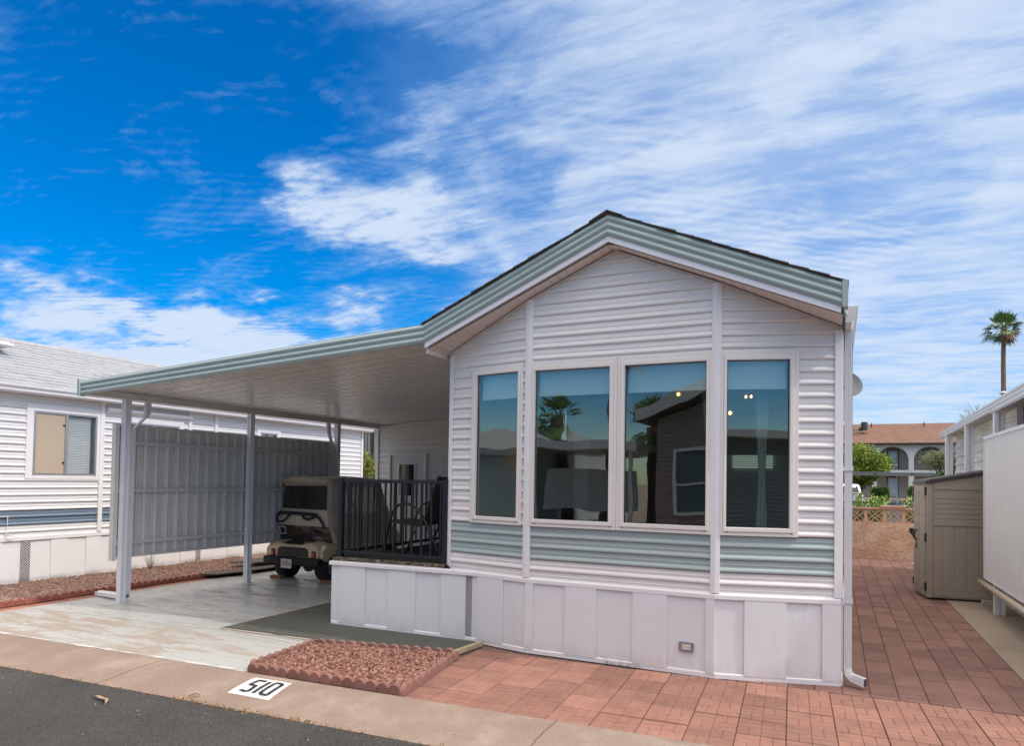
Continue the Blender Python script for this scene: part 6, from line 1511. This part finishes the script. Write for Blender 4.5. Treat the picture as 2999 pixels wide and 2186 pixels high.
# ------------------------------------------------------------------ arched apartment building far behind
ab = thing('apartment_building', (6, 92, 0), 'two storey apartment building with white arches and a brown shingle roof', 'building')
M_aw = mat('apartment_stucco', (.60, .60, .56), .9, var=.06, vscale=.5, bump=.3, bscale=5); M_ai = mat('apartment_inner', (.40, .36, .31), .9, var=.05)
M_ar = mat('apartment_roof', (.20, .113, .078), .95, var=.22, vscale=1.4, bump=.8, bscale=6, stretch=(1, 1, 4))
AY, AYI = 90.0, 91.8
GZ = .15
ARC = [(-14.9 + i * 3.72, -14.9 + i * 3.72 + 3.2) for i in range(12)]   # openings
off_ = 4.24 - ARC[5][0]; ARC = [(a + off_, b + off_) for a, b in ARC]
def arch_wall(mb, z0, zs, zt, y0, th, xa, xb, flat=False):
    """wall from z0 to zt with an opening per bay, round-headed from zs"""
    N = 16; prev = xa
    for a, b in ARC:
        mb.box(prev, a, y0, y0 + th, z0, zt); prev = b; r_ = (b - a) / 2; cx = (a + b) / 2
        for i in range(N):
            t0, t1 = PI - PI * i / N, PI - PI * (i + 1) / N; x0, x1 = cx + r_ * math.cos(t0), cx + r_ * math.cos(t1); za, zb = (zs, zs) if flat else (zs + r_ * .92 * math.sin(t0), zs + r_ * .92 * math.sin(t1))
            mb.add([(x0, y0, za), (x1, y0, zb), (x1, y0, zt), (x0, y0, zt), (x0, y0 + th, za), (x1, y0 + th, zb)], [(0, 1, 2, 3), (1, 0, 4, 5)])
    mb.box(prev, xb, y0, y0 + th, z0, zt)
XA, XB = ARC[0][0] - 1.5, ARC[-1][1] + 1.5
mb = MB(); arch_wall(mb, 3.48, 4.70, 6.42, AY, .35, XA, XB); arch_wall(mb, GZ, 2.80, 3.19, AY + .02, .33, XA, XB, True); mb.obj('arcade_wall', M_aw, ab)
mb = MB(); mb.box(XA, XB, AY - .06, AYI, 3.19, 3.475); mb.obj('balcony_slab', M_aw, ab)
mb = MB(); mb.box(XA, XB, AYI, AYI + .2, GZ, 6.42); mb.box(XA, XB, AY + .3, AYI, 6.38, 6.42); mb.obj('inner_wall', M_ai, ab)
mb = MB(); mb.prism([(XA - .5, AY - .5, 6.55), (XA - .5, AY + 5.5, 9.25), (XA - .5, AY + 11.5, 6.55)], (XB - XA + 1, 0, 0)); mb.obj('roof', M_ar, ab)
mb = MB(); mb.box(XA - .5, XB + .5, AY - .55, AY - .48, 6.36, 6.58); mb.box(XA - .5, XB + .5, AY - .5, AY, 6.36, 6.40); mb.obj('roof_fascia', mat('brown_fascia', (.045, .03, .025), .8), ab)
M_adoor = mat('apartment_door', (.42, .44, .46), .5); M_afr = mat('apartment_frame', (.03, .03, .035), .5)
for i, (a, b) in enumerate(ARC):
    if i % 2 == 1:
        for z0, z1 in ((3.48, 5.93), (GZ, 2.72)):
            mb = MB(); mb.box(a + 1.10, a + 2.35, AYI - .08, AYI, z0, z1); d_ = mb.obj('door', M_afr, ab); mb = MB(); mb.box(a + 1.20, a + 2.22, AYI - .11, AYI - .08, z0 + .05, z1 - .12); mb.obj('door_leaf', M_adoor, d_); mb = MB(); mb.box(a + 1.36, a + 2.06, AYI - .125, AYI - .11, z0 + .5, z1 - .3); mb.obj('door_glass', mat('door_glass_pale', (.50, .56, .60), .2), d_)
    else:
        mb = MB(); mb.box(a + 1.05, a + 2.35, AYI - .06, AYI, 4.28, 5.92); w_ = mb.obj('window', M_afr, ab); mb = MB(); mb.box(a + 1.13, a + 2.27, AYI - .08, AYI - .06, 4.36, 5.84); mb.obj('pane', mat('far_pane', (.20, .25, .30), .12), w_)
    mb = MB(); mb.box(a, b, AY + .12, AY + .17, 4.68, 4.73); mb.box(a, b, AY + .12, AY + .17, 3.58, 3.62)
    n_ = 18
    for k_ in range(n_ + 1): x = a + (b - a) * k_ / n_; mb.box(x - .014, x + .014, AY + .13, AY + .16, 3.6, 4.7)
    mb.obj('balcony_railing', M_afr, ab)
for x, r_, z0, z1 in ((3.0, .36, 8.3, 9.28), (1.45, .30, 8.3, 9.4)):
    mb = MB(); mb.lathe([(r_, z0), (r_ * 1.02, z1 - .1), (r_ * .96, z1), (0, z1)], (x, 92.5, 0), seg=24); mb.obj('air_conditioner', mat('ac_dark', (.04, .045, .05), .6, bump=.5, bscale=30), ab)
mb = MB(); mb.tube([(1.5, 92.3, 8.25), (2.2, 92.3, 8.35), (2.8, 92.3, 8.2)], .05, 6); mb.box(2.4, 2.62, 92.2, 92.4, 8.2, 8.62); mb.obj('roof_pipe', M_afr, ab)
for x in (3.85, 9.4): mb = MB(); mb.tube([(x, 94.5, 8.8), (x, 94.5, 9.35)], .06, 8); mb.obj('vent_pipe', M_afr, ab)
sheet('parking_lot', [(-60, 21), (60, 21), (60, 88), (-60, 88)], -.02, mat('lot_asphalt', (.045, .046, .05), .9, var=.12, vscale=.5, bump=.5, bscale=30))
mb = MB(); mb.box(-60, 60, 87.4, 90.2, -.05, .15); struct(mb.obj('pavement', mat('far_pavement', (.45, .32, .24), .9)))
ln = MB()
for x in (-.2, 2.5, 5.2, 7.9): ln.box(x, x + .12, 66, 71, -.022, -.014)
struct(ln.obj('parking_lines', mat('line_white', (.7, .7, .7), .7)))
# parking canopy
pc = thing('parking_canopy', (5, 70, 0), 'long flat grey parking canopy edge in front of the arched building', 'canopy'); M_can = mat('canopy_metal', (.19, .18, .17), .5, var=.05)
mb = MB(); mb.box(-25, 30, 70, 70.1, 2.55, 2.82); mb.obj('edge_beam', M_can, pc); mb = MB(); mb.box(-25, 30, 69.97, 74.6, 2.825, 2.86); mb.obj('roof_sheet', mat('canopy_top', (.48, .49, .50), .5), pc)
for x in (-4.3, 4.93, 14.2): mb = MB(); mb.box(x, x + .16, 71.6, 71.76, -.02, 2.82); mb.obj('post', mat('canopy_post', (.50, .50, .50), .5), pc)
text_mb('185', .18, (3.10, 69.985, 2.68), (1, 0, 0), (0, 0, 1), .01).obj('bay_number', M_afr, pc); text_mb('184', .18, (6.05, 69.985, 2.68), (1, 0, 0), (0, 0, 1), .01).obj('bay_number', M_afr, pc)

# white car (rear view)
cr = thing('parked_car', (.70, 53.5, 0), 'white suv parked under the orange tree, seen from behind', 'car'); M_cw = mat('car_white', (.72, .73, .75), .2, var=0, coat=.8)
CXc, CYc = .70, 52.0
def csec(y, pts): return [Vector((CXc + s * x, CYc + y, z)) for s, seq in ((-1, pts), (1, pts[::-1])) for x, z in seq]
mb = MB(); mb.loft([csec(0.0, [(.72, .42), (.84, .60), (.86, .95), (.78, 1.02), (.5, 1.05)]), csec(.10, [(.78, .30), (.92, .55), (.93, .95), (.88, 1.10), (.5, 1.12)]), csec(.9, [(.80, .28), (.95, .55), (.95, .95), (.92, 1.10), (.5, 1.12)]), csec(3.2, [(.80, .28), (.95, .55), (.95, .9), (.90, 1.05), (.5, 1.08)]), csec(4.5, [(.70, .30), (.85, .5), (.86, .75), (.80, .85), (.5, .88)])]); mb.obj('body', M_cw, cr, bevel=.03, smooth=True)
mb = MB(); mb.loft([csec(.02, [(.80, 1.06), (.78, 1.14), (.72, 1.20), (.6, 1.2), (.3, 1.2)]), csec(.22, [(.84, 1.08), (.79, 1.32), (.70, 1.56), (.62, 1.60), (.3, 1.62)]), csec(.42, [(.86, 1.08), (.80, 1.35), (.70, 1.66), (.6, 1.71), (.3, 1.73)]), csec(1.6, [(.87, 1.08), (.81, 1.35), (.71, 1.67), (.6, 1.72), (.3, 1.74)]), csec(3.0, [(.86, 1.06), (.84, 1.10), (.80, 1.12), (.6, 1.14), (.3, 1.15)])]); mb.obj('cabin', M_cw, cr, smooth=True)
mb = MB(); mb.add([(CXc - .66, CYc - .02, 1.18), (CXc + .66, CYc - .02, 1.18), (CXc + .58, CYc + .175, 1.55), (CXc + .42, CYc + .23, 1.60), (CXc - .42, CYc + .23, 1.60), (CXc - .58, CYc + .175, 1.55)], [(0, 1, 2, 3, 4, 5)]); mb.obj('rear_window', mat('car_glass', (.02, .022, .025), .08), cr)
mb = MB()
for s in (-1, 1): mb.prism([(CXc + s * .60, CYc - .02, 1.02), (CXc + s * .88, CYc - .01, 1.00), (CXc + s * .86, CYc + .0, 1.14), (CXc + s * .62, CYc - .01, 1.10)], (0, .12, 0)) if s > 0 else None
mb.obj('taillight', mat('tail_red', (.30, .02, .02), .2), cr)
mb = MB(); mb.box(CXc - .6, CXc + .62, CYc - .025, CYc + .0, 1.045, 1.075); mb.obj('light_bar', mat('car_black', (.02, .02, .02), .4), cr)
mb = MB(); mb.box(CXc - .17, CXc + .30, CYc - .03, CYc, .82, .98); mb.obj('license_plate', mat('plate_dark', (.05, .08, .16), .4), cr)
mb = MB(); mb.box(CXc - .8, CXc + .8, CYc - .03, CYc + .1, .40, .56); mb.obj('rear_bumper', MATS['car_black'], cr, bevel=.02)
for x, y in ((-.80, .95), (.80, .95), (-.80, 3.7), (.80, 3.7)):
    mb = MB(); mb.lathe([(0, -.1), (.22, -.1), (.34, -.08), (.34, .08), (.22, .1), (0, .1)], (CXc + x, CYc + y, .34), (1, 0, 0), 24); w_ = mb.obj('wheel', M_rub, cr)

# building seen through the gap on the left
a2 = thing('apartment_building', (-34, 47, 0), 'grey building with black balcony railings seen between the left home and the storage room', 'building')
mb = MB(); mb.box(-42, -26, 47, 52, 0, 7.5); mb.obj('wall', mat('grey_stucco', (.30, .28, .25), .9, var=.05), a2)
mb = MB(); mb.box(-33.9, -33.3, 46.95, 47.05, 2.6, 6.1); mb.obj('window', mat('grey_glass', (.16, .18, .22), .3), a2)
mb = MB(); mb.box(-42, -26, 44.9, 47, 2.6, 2.8); mb.obj('balcony_slab', mat('grey_stucco', (.3, .28, .25), .9), a2)
mb = MB(); mb.box(-42, -26, 44.96, 45.04, 5.16, 5.22)
x = -36.0
while x < -31: mb.box(x, x + .05, 44.97, 45.02, 2.8, 5.2); x += .305
for x in (-33.98, -33.42): mb.box(x - .05, x + .05, 44.93, 45.05, 2.8, 6.4)
mb.obj('balcony_railing', M_afr, a2)

# ------------------------------------------------------------------ the other side of the street, mirrored in the windows
M_br = mat('brown_siding', (.33, .25, .215), .5, var=.05)
hh_ = thing('mobile_home', (-2.0, -9, 0), 'brown sided house across the street mirrored in the third and fourth windows', 'mobile home')
def gab2(x, y): return 4.75 - .40 * abs(x + 1.0)
mb = MB(); siding(mb, (1.8, -6.0), (-4.3, -6.0), (0, 1), 0, 5, lambda x, y: gab2(x, y) - .1); siding(mb, (-4.3, -6.0), (-4.3, -16), (-1, 0), 0, 3.35); siding(mb, (1.8, -16), (1.8, -6), (1, 0), 0, 3.5); mb.obj('siding', M_br, hh_)
mb = MB()
for xa, xb in ((-4.75, -1.0), (-1.0, 2.3)): mb.prism([(xa, -5.5, gab2(xa, 0) - .02), (xb, -5.5, gab2(xb, 0) - .02), (xb, -5.5, gab2(xb, 0) + .28), (xa, -5.5, gab2(xa, 0) + .28)], (0, .04, 0)); 
mb.obj('fascia', mat('grey_fascia', (.62, .62, .60), .5), hh_)
mb = MB(); mb.prism([(-4.8, -5.55, gab2(-4.8, 0) + .27), (-1, -5.55, gab2(-1, 0) + .27), (2.3, -5.55, gab2(2.3, 0) + .27), (2.3, -5.55, gab2(2.3, 0)), (-1, -5.55, gab2(-1, 0) - .03), (-4.8, -5.55, gab2(-4.8, 0))], (0, -10.5, 0)); mb.obj('roof', M_shingle, hh_)
for x0, x1 in ((-3.75, -2.85), (-.9, .3)):
    mb = MB()
    for a, b, c_, d in ((x0 - .08, x0, .8, 2.5), (x1, x1 + .08, .8, 2.5), (x0, x1, 2.42, 2.5), (x0, x1, .8, .88), (x0, x1, 1.60, 1.66)): mb.box(a, b, -5.98, -5.93, c_, d)
    w_ = mb.obj('window', M_trim, hh_); mb = MB(); mb.box(x0, x1, -5.985, -5.97, .88, 2.42); mb.obj('pane', mat('mirror_pane', (.10, .14, .14), .3), w_)
h3 = thing('mobile_home', (-11, -10, 0), 'white home with a carport across the street mirrored in the second window', 'mobile home')
mb = MB(); siding(mb, (-9.3, -8), (-15, -8), (0, 1), 0, 3.2); siding(mb, (-9.3, -18), (-9.3, -8), (1, 0), 0, 3.0); mb.obj('siding', mat('dim_white', (.62, .62, .60), .5), h3)
mb = MB(); mb.prism([(-9.3, -6.4, 2.75), (-5.0, -6.4, 2.5), (-5.0, -6.4, 2.72), (-9.3, -6.4, 2.97)], (0, -7, 0)); mb.obj('carport_roof', mat('dim_white2', (.68, .68, .66), .5), h3)
mb = MB(); mb.box(-8.4, -5.4, -8.2, -8.15, .7, 2.0); mb.obj('screen', mat('beige_screen', (.62, .60, .54), .6), h3)
for x in (-8.6, -5.2): mb = MB(); mb.box(x - .06, x + .06, -6.6, -6.48, 0, 2.7); mb.obj('post', MATS['dim_white2'], h3)
mb = MB(); mb.prism([(-15.4, -7.6, 3.1), (-12, -7.6, 4.2), (-9.0, -7.6, 3.1)], (0, -11, 0)); mb.obj('roof', M_nsh, h3)
h5 = thing('mobile_home', (-24, -10, 0), 'long pale home across the street mirrored in the leftmost window', 'mobile home')
mb = MB(); siding(mb, (-17, -7.5), (-44, -7.5), (0, 1), 0, 2.7); siding(mb, (-17, -14), (-17, -7.5), (1, 0), 0, 2.7); mb.obj('siding', mat('dim_teal', (.38, .42, .40), .5), h5)
mb = MB(); mb.prism([(-16.6, -7.1, 2.62), (-44, -7.1, 2.62), (-44, -7.1, 2.86), (-16.6, -7.1, 2.86)], (0, .05, 0)); mb.prism([(-16.6, -7.1, 2.85), (-16.6, -11, 4.0), (-16.6, -15, 2.85)], (-28, 0, 0)); mb.obj('roof', M_nsh, h5)
h4 = thing('mobile_home', (8, -9, 0), 'dark green home across the street mirrored in the rightmost window', 'mobile home')
mb = MB(); siding(mb, (13, -7), (4.0, -7), (0, 1), 0, 2.9); siding(mb, (4.0, -7), (4.0, -16), (-1, 0), 0, 2.9); mb.obj('siding', mat('dark_green_wall', (.20, .23, .23), .5), h4)
mb = MB(); mb.prism([(3.4, -6.4, 2.9), (13.5, -6.4, 2.9), (13.5, -6.4, 3.1), (3.4, -6.4, 3.1)], (0, -11, 0)); mb.obj('roof', MATS['dim_white2'], h4)
palm('palm_tree', -7.6, -12.0, 7.2, .2, 'tall fan palm across the street mirrored at the left of the second window', 6, nf=26, fs=1.35)
palm('palm_tree', -5.2, -9.5, 3.4, .22, 'short fan palm across the street mirrored beside the brown house', 7, nf=22, fs=.9, skirt=False)
palm('palm_tree', -8.9, -11.5, 3.9, .2, 'short fan palm across the street mirrored low in the second window', 8, nf=22, fs=.9, skirt=False)
k2 = MB(); k2.prism([(-60, kf(-60) - 7, -.05), (60, kf(60) - 7, -.05), (60, kf(60) - 7.6, .0), (-60, kf(-60) - 7.6, .0)], (0, 0, -.1)); struct(k2.obj('kerb', M_kerb));
